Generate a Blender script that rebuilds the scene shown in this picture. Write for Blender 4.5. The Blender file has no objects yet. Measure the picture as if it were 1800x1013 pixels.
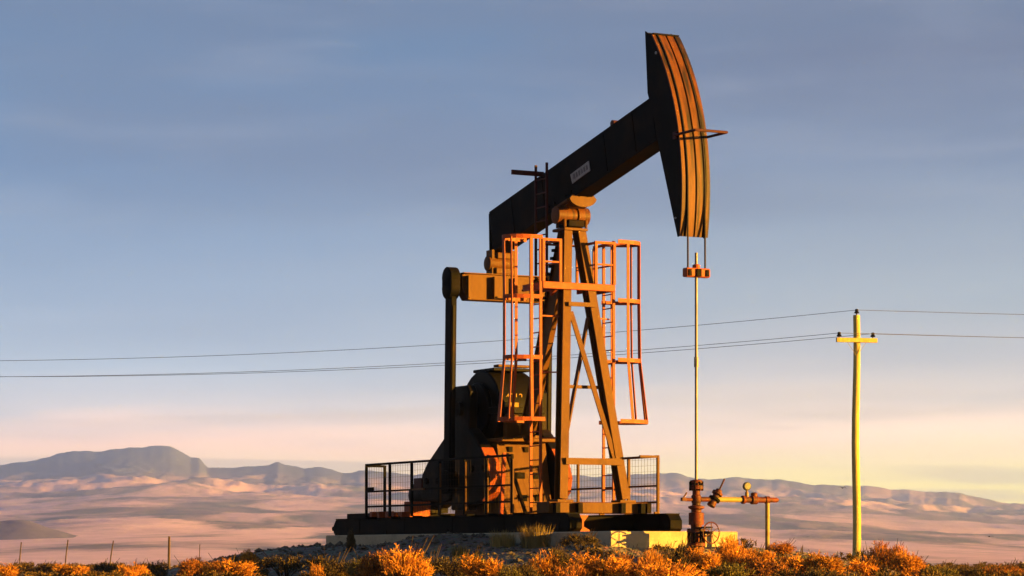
import bpy, math, random
import numpy as np
from mathutils import Vector, Matrix, noise as mnoise

R = math.radians
scene = bpy.context.scene
C = scene.collection

# ------------------------------------------------------------------ camera, sky, sun, exposure
CAM_Z = 0.8
cam_data = bpy.data.cameras.new('camera')
cam = bpy.data.objects.new('camera', cam_data)
C.objects.link(cam)
cam.location = (0, 0, CAM_Z)
cam.rotation_euler = (R(90), 0, 0)
cam_data.sensor_width = 36
cam_data.lens = 98.4
cam_data.shift_y = 0.2614
cam_data.clip_start = 0.5
cam_data.clip_end = 60000
scene.camera = cam

EXPOSURE = 2.95
SUN_AZ, SUN_EL = R(75), R(5.5)          # azimuth from the viewer's back towards the right
to_sun = Vector((math.sin(SUN_AZ) * math.cos(SUN_EL), -math.cos(SUN_AZ) * math.cos(SUN_EL), math.sin(SUN_EL)))

scene.view_settings.view_transform = 'Standard'
scene.view_settings.look = 'None'
scene.view_settings.exposure = EXPOSURE
scene.view_settings.gamma = 1
scene.view_settings.use_curve_mapping = False
scene.cycles.use_denoising = True
scene.cycles.max_bounces = 6
scene.cycles.volume_bounces = 1


def lin(c):
    return tuple(((v / 255) / 12.92 if v / 255 <= 0.04045 else ((v / 255 + 0.055) / 1.055) ** 2.4) for v in c)


def build_world():
    w = bpy.data.worlds.new('World')
    scene.world = w
    w.use_nodes = True
    nt = w.node_tree
    nt.nodes.clear()
    N, L = nt.nodes.new, nt.links.new
    out = N('ShaderNodeOutputWorld')
    tc = N('ShaderNodeTexCoord')
    sep = N('ShaderNodeSeparateXYZ')
    L(tc.outputs['Generated'], sep.inputs[0])

    def math_node(op, a, b=None, c=None):
        m = N('ShaderNodeMath')
        m.operation = op
        for i, v in enumerate((a, b, c)):
            if v is None:
                continue
            if isinstance(v, (int, float)):
                m.inputs[i].default_value = v
            else:
                L(v, m.inputs[i])
        return m.outputs[0]

    def noise(scale_xyz, sc, detail=4, rough=0.55, dist=0.0, off=(0, 0, 0)):
        mp = N('ShaderNodeMapping')
        mp.inputs['Scale'].default_value = scale_xyz
        mp.inputs['Location'].default_value = off
        L(tc.outputs['Generated'], mp.inputs[0])
        n = N('ShaderNodeTexNoise')
        n.inputs['Scale'].default_value = sc
        n.inputs['Detail'].default_value = detail
        n.inputs['Roughness'].default_value = rough
        n.inputs['Distortion'].default_value = dist
        L(mp.outputs[0], n.inputs['Vector'])
        return n.outputs['Fac']

    warp = math_node('MULTIPLY', math_node('SUBTRACT', noise((1, 1, 9), 4.0, 5), 0.5), 0.030)
    elev = math_node('ADD', sep.outputs['Z'], warp)
    pos = math_node('MULTIPLY', elev, 1 / 0.30)

    def ramp(stops):
        r = N('ShaderNodeValToRGB')
        els = r.color_ramp.elements
        while len(els) > 1:
            els.remove(els[-1])
        first = True
        for deg, col in stops:
            p = min(1, math.sin(R(deg)) / 0.30)
            e = els[0] if first else els.new(p)
            e.position = p
            g = float(np.interp(deg, (0, 2.4, 2.8, 4.4, 8, 20), (1.0, 1.0, 0.70, 0.45, 0.30, 0.29)))
            e.color = (*(v * g for v in lin(col)), 1)
            first = False
        L(pos, r.inputs[0])
        return r.outputs[0]

    left = ramp([(0, (255, 216, 168)), (1.75, (255, 216, 172)), (2.3, (255, 204, 176)), (2.8, (208, 202, 204)),
                 (3.7, (172, 190, 210)), (5, (150, 174, 206)), (8, (108, 148, 200)), (11.3, (86, 138, 190)),
                 (17.4, (96, 136, 176))])
    right = ramp([(0, (255, 240, 132)), (1.4, (255, 230, 142)), (2.5, (250, 211, 186)), (3.3, (216, 202, 198)),
                  (4.1, (186, 188, 200)), (5, (162, 178, 198)), (8, (126, 150, 192)), (10, (106, 122, 164)),
                  (11.5, (106, 128, 168)), (17.4, (102, 134, 170))])
    side = N('ShaderNodeMapRange')
    side.inputs['From Min'].default_value = -0.12
    side.inputs['From Max'].default_value = 0.14
    side.interpolation_type = 'SMOOTHSTEP'
    L(sep.outputs['X'], side.inputs['Value'])

    def mix(fac, a, b):
        m = N('ShaderNodeMix')
        m.data_type = 'RGBA'
        if isinstance(fac, (int, float)):
            m.inputs[0].default_value = fac
        else:
            L(fac, m.inputs[0])
        for sock, v in ((m.inputs[6], a), (m.inputs[7], b)):
            if isinstance(v, tuple):
                sock.default_value = (*v, 1)
            else:
                L(v, sock)
        return m.outputs[2]

    def window(src, lo, hi):
        m = N('ShaderNodeMapRange')
        m.inputs['From Min'].default_value = lo
        m.inputs['From Max'].default_value = hi
        m.interpolation_type = 'SMOOTHSTEP'
        L(src, m.inputs['Value'])
        return m.outputs[0]

    col = mix(side.outputs[0], left, right)
    # long grey streaks low over the hills
    low = math_node('MULTIPLY', window(sep.outputs['Z'], 0.004, 0.022), window(sep.outputs['Z'], 0.075, 0.045))
    streak = window(noise((1, 1, 24), 3.2, 5, 0.5, 0.3, (3, 0, 1)), 0.50, 0.62)
    col = mix(math_node('MULTIPLY', math_node('MULTIPLY', low, streak), 0.6), col, tuple(v * .60 for v in lin((228, 204, 190))))
    # soft darker and lighter banks higher up
    bank = window(noise((1, 1, 5), 2.6, 4, 0.5, 0.2, (0, 2, 0)), 0.44, 0.66)
    high = window(sep.outputs['Z'], 0.06, 0.16)
    col = mix(math_node('MULTIPLY', math_node('MULTIPLY', bank, high), 0.55), col, tuple(v * .35 for v in lin((112, 118, 150))))
    fine = window(noise((1, 1, 8), 7.0, 6, 0.6, 0.4, (5, 1, 0)), 0.45, 0.75)
    col = mix(math_node('MULTIPLY', math_node('MULTIPLY', fine, window(sep.outputs['Z'], 0.03, 0.06)), 0.16), col, tuple(v * .35 for v in lin((196, 198, 214))))

    bg = N('ShaderNodeBackground')
    bg.inputs['Strength'].default_value = 3.0 / 2 ** EXPOSURE
    L(col, bg.inputs['Color'])
    sky = N('ShaderNodeTexSky')
    sky.sky_type = 'NISHITA'
    sky.sun_disc = False
    sky.sun_elevation = SUN_EL
    sky.sun_rotation = math.pi - SUN_AZ
    bg2 = N('ShaderNodeBackground')
    bg2.inputs['Strength'].default_value = 0.05
    L(sky.outputs[0], bg2.inputs['Color'])
    ms = N('ShaderNodeMixShader')
    ms.inputs[0].default_value = 0.08
    L(bg.outputs[0], ms.inputs[1])
    L(bg2.outputs[0], ms.inputs[2])
    L(ms.outputs[0], out.inputs['Surface'])


build_world()

sun_data = bpy.data.lights.new('sun', 'SUN')
sun_data.energy = 5.0
sun_data.angle = R(0.5)
sun_data.color = (1.0, 0.48, 0.05)
sun = bpy.data.objects.new('sun', sun_data)
C.objects.link(sun)
sun.rotation_euler = to_sun.to_track_quat('Z', 'Y').to_euler()
sun.location = to_sun * 50


# ------------------------------------------------------------------ materials
def new_mat(name):
    m = bpy.data.materials.new(name)
    m.use_nodes = True
    nt = m.node_tree
    return m, nt, nt.nodes['Principled BSDF']


def paint(name, base, worn, rough=0.5, amount=0.5, scale=3.0, stretch=(1, 1, 1), metallic=0.0, bump=0.15, dark=None, spec=0.12):
    """painted or rusting steel: base colour broken up by worn patches, streaks and fine grain"""
    base, worn = tuple(v * .68 for v in base), tuple(v * .68 for v in worn)
    dark = dark and (tuple(v * .6 for v in dark[0]), dark[1], dark[2])
    m, nt, p = new_mat(name)
    N, L = nt.nodes.new, nt.links.new
    tc = N('ShaderNodeTexCoord')
    mp = N('ShaderNodeMapping')
    mp.inputs['Scale'].default_value = stretch
    L(tc.outputs['Object'], mp.inputs[0])

    def nz(sc, d=6, ro=0.6):
        n = N('ShaderNodeTexNoise')
        n.inputs['Scale'].default_value = sc
        n.inputs['Detail'].default_value = d
        n.inputs['Roughness'].default_value = ro
        L(mp.outputs[0], n.inputs['Vector'])
        return n.outputs['Fac']
    r = N('ShaderNodeValToRGB')
    r.color_ramp.elements[0].position = 0.62 - 0.3 * amount
    r.color_ramp.elements[1].position = 0.80 - 0.25 * amount
    L(nz(scale), r.inputs[0])
    mx = N('ShaderNodeMix')
    mx.data_type = 'RGBA'
    mx.inputs[6].default_value = (*base, 1)
    mx.inputs[7].default_value = (*worn, 1)
    L(r.outputs[0], mx.inputs[0])
    mx2 = N('ShaderNodeMix')
    mx2.data_type = 'RGBA'
    mx2.blend_type = 'MULTIPLY'
    mx2.inputs[0].default_value = 0.45
    L(mx.outputs[2], mx2.inputs[6])
    L(nz(scale * 6), mx2.inputs[7])
    last = mx2.outputs[2]
    if dark:
        n3 = N('ShaderNodeTexNoise')
        mp3 = N('ShaderNodeMapping')
        mp3.inputs['Scale'].default_value = dark[1]
        L(tc.outputs['Object'], mp3.inputs[0])
        L(mp3.outputs[0], n3.inputs['Vector'])
        n3.inputs['Scale'].default_value = 1.0
        n3.inputs['Detail'].default_value = 4
        r3 = N('ShaderNodeValToRGB')
        r3.color_ramp.elements[0].position = dark[2]
        r3.color_ramp.elements[1].position = dark[2] + 0.14
        L(n3.outputs['Fac'], r3.inputs[0])
        mx3 = N('ShaderNodeMix')
        mx3.data_type = 'RGBA'
        L(r3.outputs[0], mx3.inputs[0])
        L(last, mx3.inputs[6])
        mx3.inputs[7].default_value = (*dark[0], 1)
        last = mx3.outputs[2]
    L(last, p.inputs['Base Color'])
    p.inputs['Roughness'].default_value = rough
    p.inputs['Metallic'].default_value = metallic
    p.inputs['Specular IOR Level'].default_value = spec
    b = N('ShaderNodeBump')
    b.inputs['Strength'].default_value = bump
    b.inputs['Distance'].default_value = 0.02
    L(nz(scale * 9), b.inputs['Height'])
    L(b.outputs[0], p.inputs['Normal'])
    return m


M = {}
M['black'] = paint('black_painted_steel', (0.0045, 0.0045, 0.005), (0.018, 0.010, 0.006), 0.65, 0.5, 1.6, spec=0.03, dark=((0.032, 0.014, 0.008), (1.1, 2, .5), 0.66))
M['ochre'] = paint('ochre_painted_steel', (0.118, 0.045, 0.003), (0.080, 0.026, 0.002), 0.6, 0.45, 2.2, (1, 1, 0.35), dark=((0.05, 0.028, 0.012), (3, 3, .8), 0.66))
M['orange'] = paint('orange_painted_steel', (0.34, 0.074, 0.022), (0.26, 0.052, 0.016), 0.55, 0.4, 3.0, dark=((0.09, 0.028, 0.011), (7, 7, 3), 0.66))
M['headface'] = paint('worn_head_plate', (0.14, 0.046, 0.006), (0.075, 0.024, 0.006), 0.55, 0.5, 3.0, (1, 3, .5), dark=((0.02, 0.013, 0.008), (2.2, 7, 0.35), 0.48))
M['darkred'] = paint('dark_red_steel', (0.06, 0.010, 0.009), (0.04, 0.012, 0.009), 0.6, 0.5, 4.0)
M['redlead'] = paint('red_wellhead_paint', (0.17, 0.034, 0.011), (0.05, 0.019, 0.010), 0.6, 0.75, 6.0)
M['gear'] = paint('dark_gearbox_steel', (0.007, 0.006, 0.005), (0.034, 0.018, 0.007), 0.55, 0.35, 1.6, spec=0.05)
M['rod'] = paint('polished_rod_steel', (0.22, 0.20, 0.19), (0.12, 0.10, 0.085), 0.4, 0.4, 5.0, (1, 1, .2), metallic=0.2)
M['pipe'] = paint('yellow_pipe', (0.36, 0.27, 0.09), (0.25, 0.12, 0.04), 0.55, 0.4, 5.0)
M['cable'] = paint('dark_cable', (0.02, 0.015, 0.013), (0.05, 0.03, 0.02), 0.7, 0.4, 8.0)
M['white'] = paint('grey_placard', (0.36, 0.36, 0.37), (0.25, 0.25, 0.26), 0.6, 0.5, 6.0)
M['ink'] = paint('faded_ink', (0.15, 0.15, 0.16), (0.22, 0.22, 0.23), 0.7, 0.5, 9.0)
M['stencil'] = paint('yellow_stencil', (0.32, 0.18, 0.03), (0.22, 0.12, 0.02), 0.6, 0.3, 9.0)
M['glass'] = paint('gauge_dial', (0.05, 0.055, 0.06), (0.035, 0.035, 0.035), 0.3, 0.4, 9.0)
M['pole'] = paint('weathered_pole_wood', (0.56, 0.46, 0.14), (0.42, 0.30, 0.095), 0.8, 0.45, 2.0, (6, 6, .3), bump=0.5, dark=((0.24, 0.15, 0.055), (9, 9, .5), 0.62))
M['postwood'] = paint('grey_post_wood', (0.10, 0.07, 0.05), (0.06, 0.04, 0.03), 0.85, 0.5, 6.0, (3, 3, .5), bump=0.4)
M['insul'] = paint('dark_porcelain', (0.012, 0.010, 0.010), (0.02, 0.015, 0.012), 0.25, 0.3, 6.0)
M['wire'] = paint('weathered_wire', (0.16, 0.16, 0.17), (0.20, 0.20, 0.20), 0.6, 0.4, 4.0)
M['concrete'] = paint('weathered_concrete', (0.52, 0.42, 0.28), (0.40, 0.32, 0.21), 0.9, 0.5, 2.0, (1, 1, 1.5), bump=0.4,
                      dark=((0.26, 0.20, 0.14), (3.5, 3.5, 1.6), 0.66))
M['bird'] = paint('dark_plumage', (0.03, 0.025, 0.022), (0.05, 0.04, 0.03), 0.8, 0.5, 9.0)


def leafy(name, cols, rough=0.8, trans=0.15):
    m, nt, p = new_mat(name)
    N, L = nt.nodes.new, nt.links.new
    g = N('ShaderNodeNewGeometry')
    r = N('ShaderNodeValToRGB')
    els = r.color_ramp.elements
    for i, c in enumerate(cols):
        ps = i / (len(cols) - 1)
        e = els[i] if i < 2 else els.new(ps)
        e.position = ps
        e.color = (*(v * .92 for v in c), 1)
    L(g.outputs['Random Per Island'], r.inputs[0])
    oi = N('ShaderNodeObjectInfo')
    hs = N('ShaderNodeHueSaturation')
    mr = N('ShaderNodeMapRange')
    mr.inputs['To Min'].default_value = 0.7
    mr.inputs['To Max'].default_value = 1.2
    L(oi.outputs['Random'], mr.inputs['Value'])
    L(mr.outputs[0], hs.inputs['Value'])
    L(r.outputs[0], hs.inputs['Color'])
    L(hs.outputs[0], p.inputs['Base Color'])
    p.inputs['Roughness'].default_value = rough
    p.inputs['Specular IOR Level'].default_value = 0.15
    t = N('ShaderNodeBsdfTranslucent')
    L(hs.outputs[0], t.inputs['Color'])
    ms = N('ShaderNodeMixShader')
    ms.inputs[0].default_value = trans
    out = nt.nodes['Material Output']
    L(p.outputs[0], ms.inputs[1])
    L(t.outputs[0], ms.inputs[2])
    L(ms.outputs[0], out.inputs['Surface'])
    return m


M['leaf_gold'] = leafy('golden_twigs', [(0.10, 0.045, 0.012), (0.52, 0.21, 0.025), (0.66, 0.32, 0.04), (0.36, 0.16, 0.03), (0.58, 0.21, 0.025)], 0.8, 0.28)
M['leaf_rust'] = leafy('rust_twigs', [(0.07, 0.032, 0.014), (0.30, 0.10, 0.022), (0.42, 0.17, 0.03), (0.10, 0.05, 0.02)], 0.8, 0.2)
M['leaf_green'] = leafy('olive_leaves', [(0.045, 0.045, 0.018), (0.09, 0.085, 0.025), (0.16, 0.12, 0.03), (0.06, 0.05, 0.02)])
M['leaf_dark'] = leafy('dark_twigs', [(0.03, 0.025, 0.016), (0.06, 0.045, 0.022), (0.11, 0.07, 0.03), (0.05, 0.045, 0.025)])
M['grass'] = leafy('dry_grass', [(0.16, 0.115, 0.04), (0.26, 0.19, 0.06), (0.20, 0.13, 0.045)])
M['stem'] = paint('shrub_bark', (0.06, 0.04, 0.025), (0.09, 0.06, 0.04), 0.9, 0.5, 9.0)


def soil_mat():
    m, nt, p = new_mat('stony_soil')
    N, L = nt.nodes.new, nt.links.new
    tc = N('ShaderNodeTexCoord')
    n1 = N('ShaderNodeTexNoise')
    n1.inputs['Scale'].default_value = 0.7
    n1.inputs['Detail'].default_value = 8
    n2 = N('ShaderNodeTexVoronoi')
    n2.inputs['Scale'].default_value = 9
    L(tc.outputs['Object'], n1.inputs['Vector'])
    L(tc.outputs['Object'], n2.inputs['Vector'])
    r = N('ShaderNodeValToRGB')
    r.color_ramp.elements[0].position = 0.35
    r.color_ramp.elements[0].color = (0.075, 0.052, 0.034, 1)
    r.color_ramp.elements[1].position = 0.68
    r.color_ramp.elements[1].color = (0.17, 0.12, 0.078, 1)
    L(n1.outputs['Fac'], r.inputs[0])
    mx = N('ShaderNodeMix')
    mx.data_type = 'RGBA'
    mx.blend_type = 'MULTIPLY'
    mx.inputs[0].default_value = 0.6
    L(r.outputs[0], mx.inputs[6])
    L(n2.outputs['Color'], mx.inputs[7])
    L(mx.outputs[2], p.inputs['Base Color'])
    p.inputs['Roughness'].default_value = 0.95
    b = N('ShaderNodeBump')
    b.inputs['Strength'].default_value = 0.8
    b.inputs['Distance'].default_value = 0.06
    L(n2.outputs['Distance'], b.inputs['Height'])
    L(b.outputs[0], p.inputs['Normal'])
    return m


def far_mat():
    """pale sandy plain with darker blue-grey patches, ridge rock with shade put into its colour"""
    m, nt, p = new_mat('far_plain')
    N, L = nt.nodes.new, nt.links.new
    tc = N('ShaderNodeTexCoord')

    def nz(sc, stretch, d=6, ro=0.55, dist=0.3):
        mp = N('ShaderNodeMapping')
        mp.inputs['Scale'].default_value = stretch
        L(tc.outputs['Object'], mp.inputs[0])
        n = N('ShaderNodeTexNoise')
        n.inputs['Scale'].default_value = sc
        n.inputs['Detail'].default_value = d
        n.inputs['Roughness'].default_value = ro
        n.inputs['Distortion'].default_value = dist
        L(mp.outputs[0], n.inputs['Vector'])
        return n.outputs['Fac']
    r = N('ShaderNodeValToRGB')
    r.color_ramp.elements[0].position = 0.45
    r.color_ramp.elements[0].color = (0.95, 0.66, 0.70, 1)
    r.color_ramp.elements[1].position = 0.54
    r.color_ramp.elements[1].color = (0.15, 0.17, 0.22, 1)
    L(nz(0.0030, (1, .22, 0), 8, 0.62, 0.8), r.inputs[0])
    r2 = N('ShaderNodeValToRGB')
    r2.color_ramp.elements[0].position = 0.40
    r2.color_ramp.elements[1].position = 0.62
    L(nz(0.012, (1, .25, 0), 7, 0.65), r2.inputs[0])
    mx = N('ShaderNodeMix')
    mx.data_type = 'RGBA'
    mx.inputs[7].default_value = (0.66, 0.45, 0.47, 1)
    L(r.outputs[0], mx.inputs[6])
    f = N('ShaderNodeMath')
    f.operation = 'MULTIPLY'
    f.inputs[1].default_value = 0.45
    L(r2.outputs[0], f.inputs[0])
    L(f.outputs[0], mx.inputs[0])
    # rock high on the ridge (by height), shade put into its dark colour
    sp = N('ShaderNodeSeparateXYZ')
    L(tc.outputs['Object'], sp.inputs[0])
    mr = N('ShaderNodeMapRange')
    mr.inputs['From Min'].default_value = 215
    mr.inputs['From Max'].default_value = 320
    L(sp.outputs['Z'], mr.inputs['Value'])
    mx2 = N('ShaderNodeMix')
    mx2.data_type = 'RGBA'
    n4 = nz(0.045, (1, .4, 0), 4, 0.7)
    mx4 = N('ShaderNodeMix')
    mx4.data_type = 'RGBA'
    mx4.blend_type = 'MULTIPLY'
    mx4.inputs[0].default_value = 0.5
    L(mx.outputs[2], mx4.inputs[6])
    L(n4, mx4.inputs[7])
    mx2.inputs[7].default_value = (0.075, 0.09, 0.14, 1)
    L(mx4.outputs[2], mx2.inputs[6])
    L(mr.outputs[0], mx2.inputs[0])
    L(mx2.outputs[2], p.inputs['Base Color'])
    p.inputs['Roughness'].default_value = 1.0
    p.inputs['Specular IOR Level'].default_value = 0.0
    return m


M['soil'] = soil_mat()
M['far'] = far_mat()
M['stone'] = paint('grey_stone', (0.15, 0.12, 0.088), (0.09, 0.072, 0.054), 0.95, 0.5, 9.0, bump=0.4)


# ------------------------------------------------------------------ helpers
class MB:
    def __init__(self):
        self.v, self.f = [], []

    def add(self, vs, fs):
        o = len(self.v)
        self.v += [tuple(p) for p in vs]
        self.f += [tuple(i + o for i in f) for f in fs]
        return self

    def box(self, lo, hi):
        (x0, y0, z0), (x1, y1, z1) = lo, hi
        return self.add([(x0, y0, z0), (x1, y0, z0), (x1, y1, z0), (x0, y1, z0), (x0, y0, z1), (x1, y0, z1), (x1, y1, z1), (x0, y1, z1)],
                        [(3, 2, 1, 0), (4, 5, 6, 7), (0, 1, 5, 4), (1, 2, 6, 5), (2, 3, 7, 6), (3, 0, 4, 7)])

    def bar(self, p0, p1, w, h, side=(0, 1, 0)):
        """square bar from p0 to p1; w along 'side', h across"""
        p0, p1 = Vector(p0), Vector(p1)
        d = (p1 - p0).normalized()
        s = Vector(side)
        s = (s - d * s.dot(d))
        if s.length < 1e-4:
            s = Vector((1, 0, 0)) - d * d.x
        s.normalize()
        u = d.cross(s)
        vs = []
        for p in (p0, p1):
            for a, b in ((-1, -1), (1, -1), (1, 1), (-1, 1)):
                vs.append(p + s * (a * w / 2) + u * (b * h / 2))
        return self.add(vs, [(0, 1, 2, 3), (7, 6, 5, 4), (0, 4, 5, 1), (1, 5, 6, 2), (2, 6, 7, 3), (3, 7, 4, 0)])

    def tube(self, pts, r, n=8, closed=False, r1=None):
        pts = [Vector(p) for p in pts]
        k = len(pts)
        vs, fs = [], []
        for i, p in enumerate(pts):
            a = pts[(i - 1) % k] if (closed or i > 0) else p
            b = pts[(i + 1) % k] if (closed or i < k - 1) else p
            d = (b - a).normalized()
            ref = Vector((0, 0, 1)) if abs(d.z) < 0.9 else Vector((1, 0, 0))
            s = d.cross(ref).normalized()
            u = s.cross(d)
            rr = r if r1 is None else r + (r1 - r) * i / (k - 1)
            for j in range(n):
                t = 2 * math.pi * j / n
                vs.append(p + s * (rr * math.cos(t)) + u * (rr * math.sin(t)))
        m = k if closed else k - 1
        for i in range(m):
            i2 = (i + 1) % k
            for j in range(n):
                j2 = (j + 1) % n
                fs.append((i * n + j, i * n + j2, i2 * n + j2, i2 * n + j))
        if not closed:
            fs.append(tuple(range(n - 1, -1, -1)))
            fs.append(tuple((k - 1) * n + j for j in range(n)))
        return self.add(vs, fs)

    def ring(self, c, nrm, rad, r, n=24, m=6):
        c, nrm = Vector(c), Vector(nrm).normalized()
        s = nrm.cross(Vector((0, 0, 1)) if abs(nrm.z) < 0.9 else Vector((1, 0, 0))).normalized()
        u = nrm.cross(s)
        return self.tube([c + s * (rad * math.cos(2 * math.pi * i / n)) + u * (rad * math.sin(2 * math.pi * i / n)) for i in range(n)], r, m, True)

    def lathe(self, prof, c=(0, 0, 0), axis='z', n=16):
        """prof: list of (radius, height) along axis"""
        vs, fs = [], []
        for r, h in prof:
            for j in range(n):
                t = 2 * math.pi * j / n
                x, y = r * math.cos(t), r * math.sin(t)
                q = {'z': (x, y, h), 'x': (h, x, y), 'y': (y, h, x)}[axis]
                vs.append((c[0] + q[0], c[1] + q[1], c[2] + q[2]))
        for i in range(len(prof) - 1):
            for j in range(n):
                j2 = (j + 1) % n
                fs.append((i * n + j, i * n + j2, (i + 1) * n + j2, (i + 1) * n + j))
        fs.append(tuple(range(n - 1, -1, -1)))
        fs.append(tuple((len(prof) - 1) * n + j for j in range(n)))
        return self.add(vs, fs)

    def prism(self, poly, b0, b1):
        """polygon in the x-z plane, extruded along y from b0 to b1"""
        n = len(poly)
        ar = sum(poly[i][0] * poly[(i + 1) % n][1] - poly[(i + 1) % n][0] * poly[i][1] for i in range(n))
        if ar < 0:
            poly = poly[::-1]
        vs = [(a, b0, z) for a, z in poly] + [(a, b1, z) for a, z in poly]
        fs = [tuple(range(n)), tuple(range(2 * n - 1, n - 1, -1))]
        for i in range(n):
            j = (i + 1) % n
            fs.append((j, i, n + i, n + j))
        return self.add(vs, fs)

    def build(self, name, mat, parent=None, smooth=False, bevel=0.0):
        me = bpy.data.meshes.new(name)
        me.from_pydata(self.v, [], self.f)
        me.materials.append(M[mat])
        if smooth:
            me.polygons.foreach_set('use_smooth', [True] * len(me.polygons))
            try:
                me.set_sharp_from_angle(angle=R(40))
            except Exception:
                pass
        me.update()
        o = bpy.data.objects.new(name, me)
        C.objects.link(o)
        o.parent = parent
        if bevel:
            md = o.modifiers.new('bevel', 'BEVEL')
            md.width = bevel
            md.segments = 1
            md.limit_method = 'ANGLE'
            md.angle_limit = R(50)
        return o


def empty(name, loc=(0, 0, 0), rz=0.0, parent=None):
    o = bpy.data.objects.new(name, None)
    o.empty_display_size = 0.2
    C.objects.link(o)
    o.location = loc
    o.rotation_euler = (0, 0, rz)
    o.parent = parent
    return o


def tag(o, label=None, cat=None, group=None, kind=None):
    if label:
        o['label'] = label
    if cat:
        o['category'] = cat
    if group:
        o['group'] = group
    if kind:
        o['kind'] = kind
    return o


def smooth01(t):
    t = min(1, max(0, t))
    return t * t * (3 - 2 * t)


# ------------------------------------------------------------------ ground
TH = R(62)                                   # the pump's long axis, turned from the picture plane towards the viewer
SITE = Vector((1.28, 60.0, 1.29))            # below the walking beam's bearing, on the pad's top
AX = Vector((math.cos(TH), -math.sin(TH), 0))
BX = Vector((math.sin(TH), math.cos(TH), 0))
PAD = (-9.5, 4.25, -1.5, 1.5)


def site_local(x, y):
    q = Vector((x - SITE.x, y - SITE.y, 0))
    return q.dot(AX), q.dot(BX)


def site_world(a, b, z=0):
    q = AX * a + BX * b
    return Vector((SITE.x + q.x, SITE.y + q.y, SITE.z + z))


def ground_h(x, y):
    r = math.hypot(x, y)
    base = 0.0 + 0.28 * smooth01((r - 22) / 36)
    n = mnoise.fractal(Vector((x * 0.09, y * 0.09, 3.1)), 1.0, 2.0, 4)
    base += 0.10 * n
    if r > 130:
        base -= (r - 130) * 0.0085 * smooth01((r - 130) / 60)
    a, b = site_local(x, y)
    da = max(PAD[0] - a, 0, a - PAD[1])
    db = max(PAD[2] - b, 0, b - PAD[3])
    front = a > PAD[1]
    d = math.hypot(da * (1.7 if front else 0.9), db)
    m = 1 - smooth01((d - 0.1) / 5.5)
    top = 0.96 + 0.08 * smooth01(-a / 8) + 0.05 * mnoise.noise(Vector((x * .8, y * .8, 7))) + (0.30 if b < 0 else 0) * math.exp(-((a + 1.6) / 2.2) ** 2)
    if d <= 0:
        return 0.75
    rough = 0.045 * mnoise.noise(Vector((x * 2.1, y * 2.1, 1.0))) + 0.03 * mnoise.noise(Vector((x * 5.3, y * 5.3, 4.0)))
    return base + (top - base) * m + rough


def grid_mesh(name, xs, ys, fn, mat):
    nx, ny = len(xs), len(ys)
    vs = [(x, y, fn(x, y)) for y in ys for x in xs]
    fs = [(j * nx + i, j * nx + i + 1, (j + 1) * nx + i + 1, (j + 1) * nx + i) for j in range(ny - 1) for i in range(nx - 1)]
    me = bpy.data.meshes.new(name)
    me.from_pydata(vs, [], fs)
    me.materials.append(M[mat])
    me.polygons.foreach_set('use_smooth', [True] * len(fs))
    o = bpy.data.objects.new(name, me)
    C.objects.link(o)
    return o


def spaced(lo, hi, dense_lo, dense_hi, fine, coarse_n):
    a = list(np.arange(dense_lo, dense_hi, fine))
    l = [dense_lo - (dense_lo - lo) * (i / coarse_n) ** 2 for i in range(coarse_n, 0, -1)]
    h = [dense_hi + (hi - dense_hi) * (i / coarse_n) ** 2 for i in range(0, coarse_n + 1)]
    return [float(v) for v in l + a + h]


gx = spaced(-900, 900, -17, 22, 0.22, 22)
gy = spaced(-140, 1300, 46, 74, 0.22, 22)
tag(grid_mesh('ground', gx, gy, ground_h, 'soil'), kind='structure')

# far plain and ridge: control points (x, height above the eye) along the crest, 11 km away
RIDGE = [(-9000, 300), (-5200, 300), (-3200, 330), (-2012, 351), (-1878, 369), (-1744, 402), (-1565, 413), (-1431, 427), (-1341, 431),
         (-1297, 413), (-1263, 389), (-1230, 391), (-1196, 355), (-1118, 351), (-961, 355), (-923, 371), (-894, 355), (-715, 344),
         (-671, 329), (-581, 333), (-300, 318), (0, 325), (300, 312), (581, 317), (648, 322), (704, 304), (872, 306), (1118, 288),
         (1185, 279), (1386, 266), (1565, 253), (1766, 244), (1923, 203), (2012, 199), (2600, 205), (3600, 240), (5200, 210), (9000, 260)]
RX = [p[0] for p in RIDGE]
RZ = [p[1] for p in RIDGE]
_sx = np.arange(-9500, 9501, 50.0)
_k = np.exp(-(np.arange(-24, 25) / 9.0) ** 2)
_sz = np.convolve(np.pad(np.interp(_sx, RX, RZ), 24, mode='edge'), _k / _k.sum(), mode='valid')


def far_h(x, y):
    u = x / y
    crest = float(np.interp(u * 11000, RX, RZ))
    crest += 8 * mnoise.fractal(Vector((u * 90, 0, 2.0)), 0.8, 2.0, 6)
    plain_top = float(np.interp(u * 11000, _sx, _sz)) * 0.62 - 14
    t = (y - 1050) / (8600 - 1050)
    if y <= 8600:
        s = max(0, t)
        # angular height grows steadily with distance: an apron climbing to the foot of the ridge
        ang = -0.0062 + (plain_top / 8600 + 0.0062) * (s ** 0.55)
        z = ang * y
    elif y <= 11000:
        k = (y - 8600) / 2400
        z = plain_top + (crest - plain_top) * (k ** 2.2)
    else:
        z = crest - (y - 11000) * 0.12
    z += 9 * mnoise.fractal(Vector((x * 0.0016, y * 0.0016, 5.0)), 1.0, 2.0, 5) * smooth01((y - 1500) / 3000)
    # gullies and spurs, deepest on the flank of the ridge
    g = mnoise.ridged_multi_fractal(Vector((x * 0.0021, y * 0.0011, 8.0)), 0.9, 2.1, 6, 1.0, 2.0) - 1.1
    z += g * (5 + 26 * smooth01((y - 6500) / 2500)) * smooth01((y - 1600) / 2500) * (1 - 0.85 * smooth01((y - 10300) / 600))
    return z + CAM_Z


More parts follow.
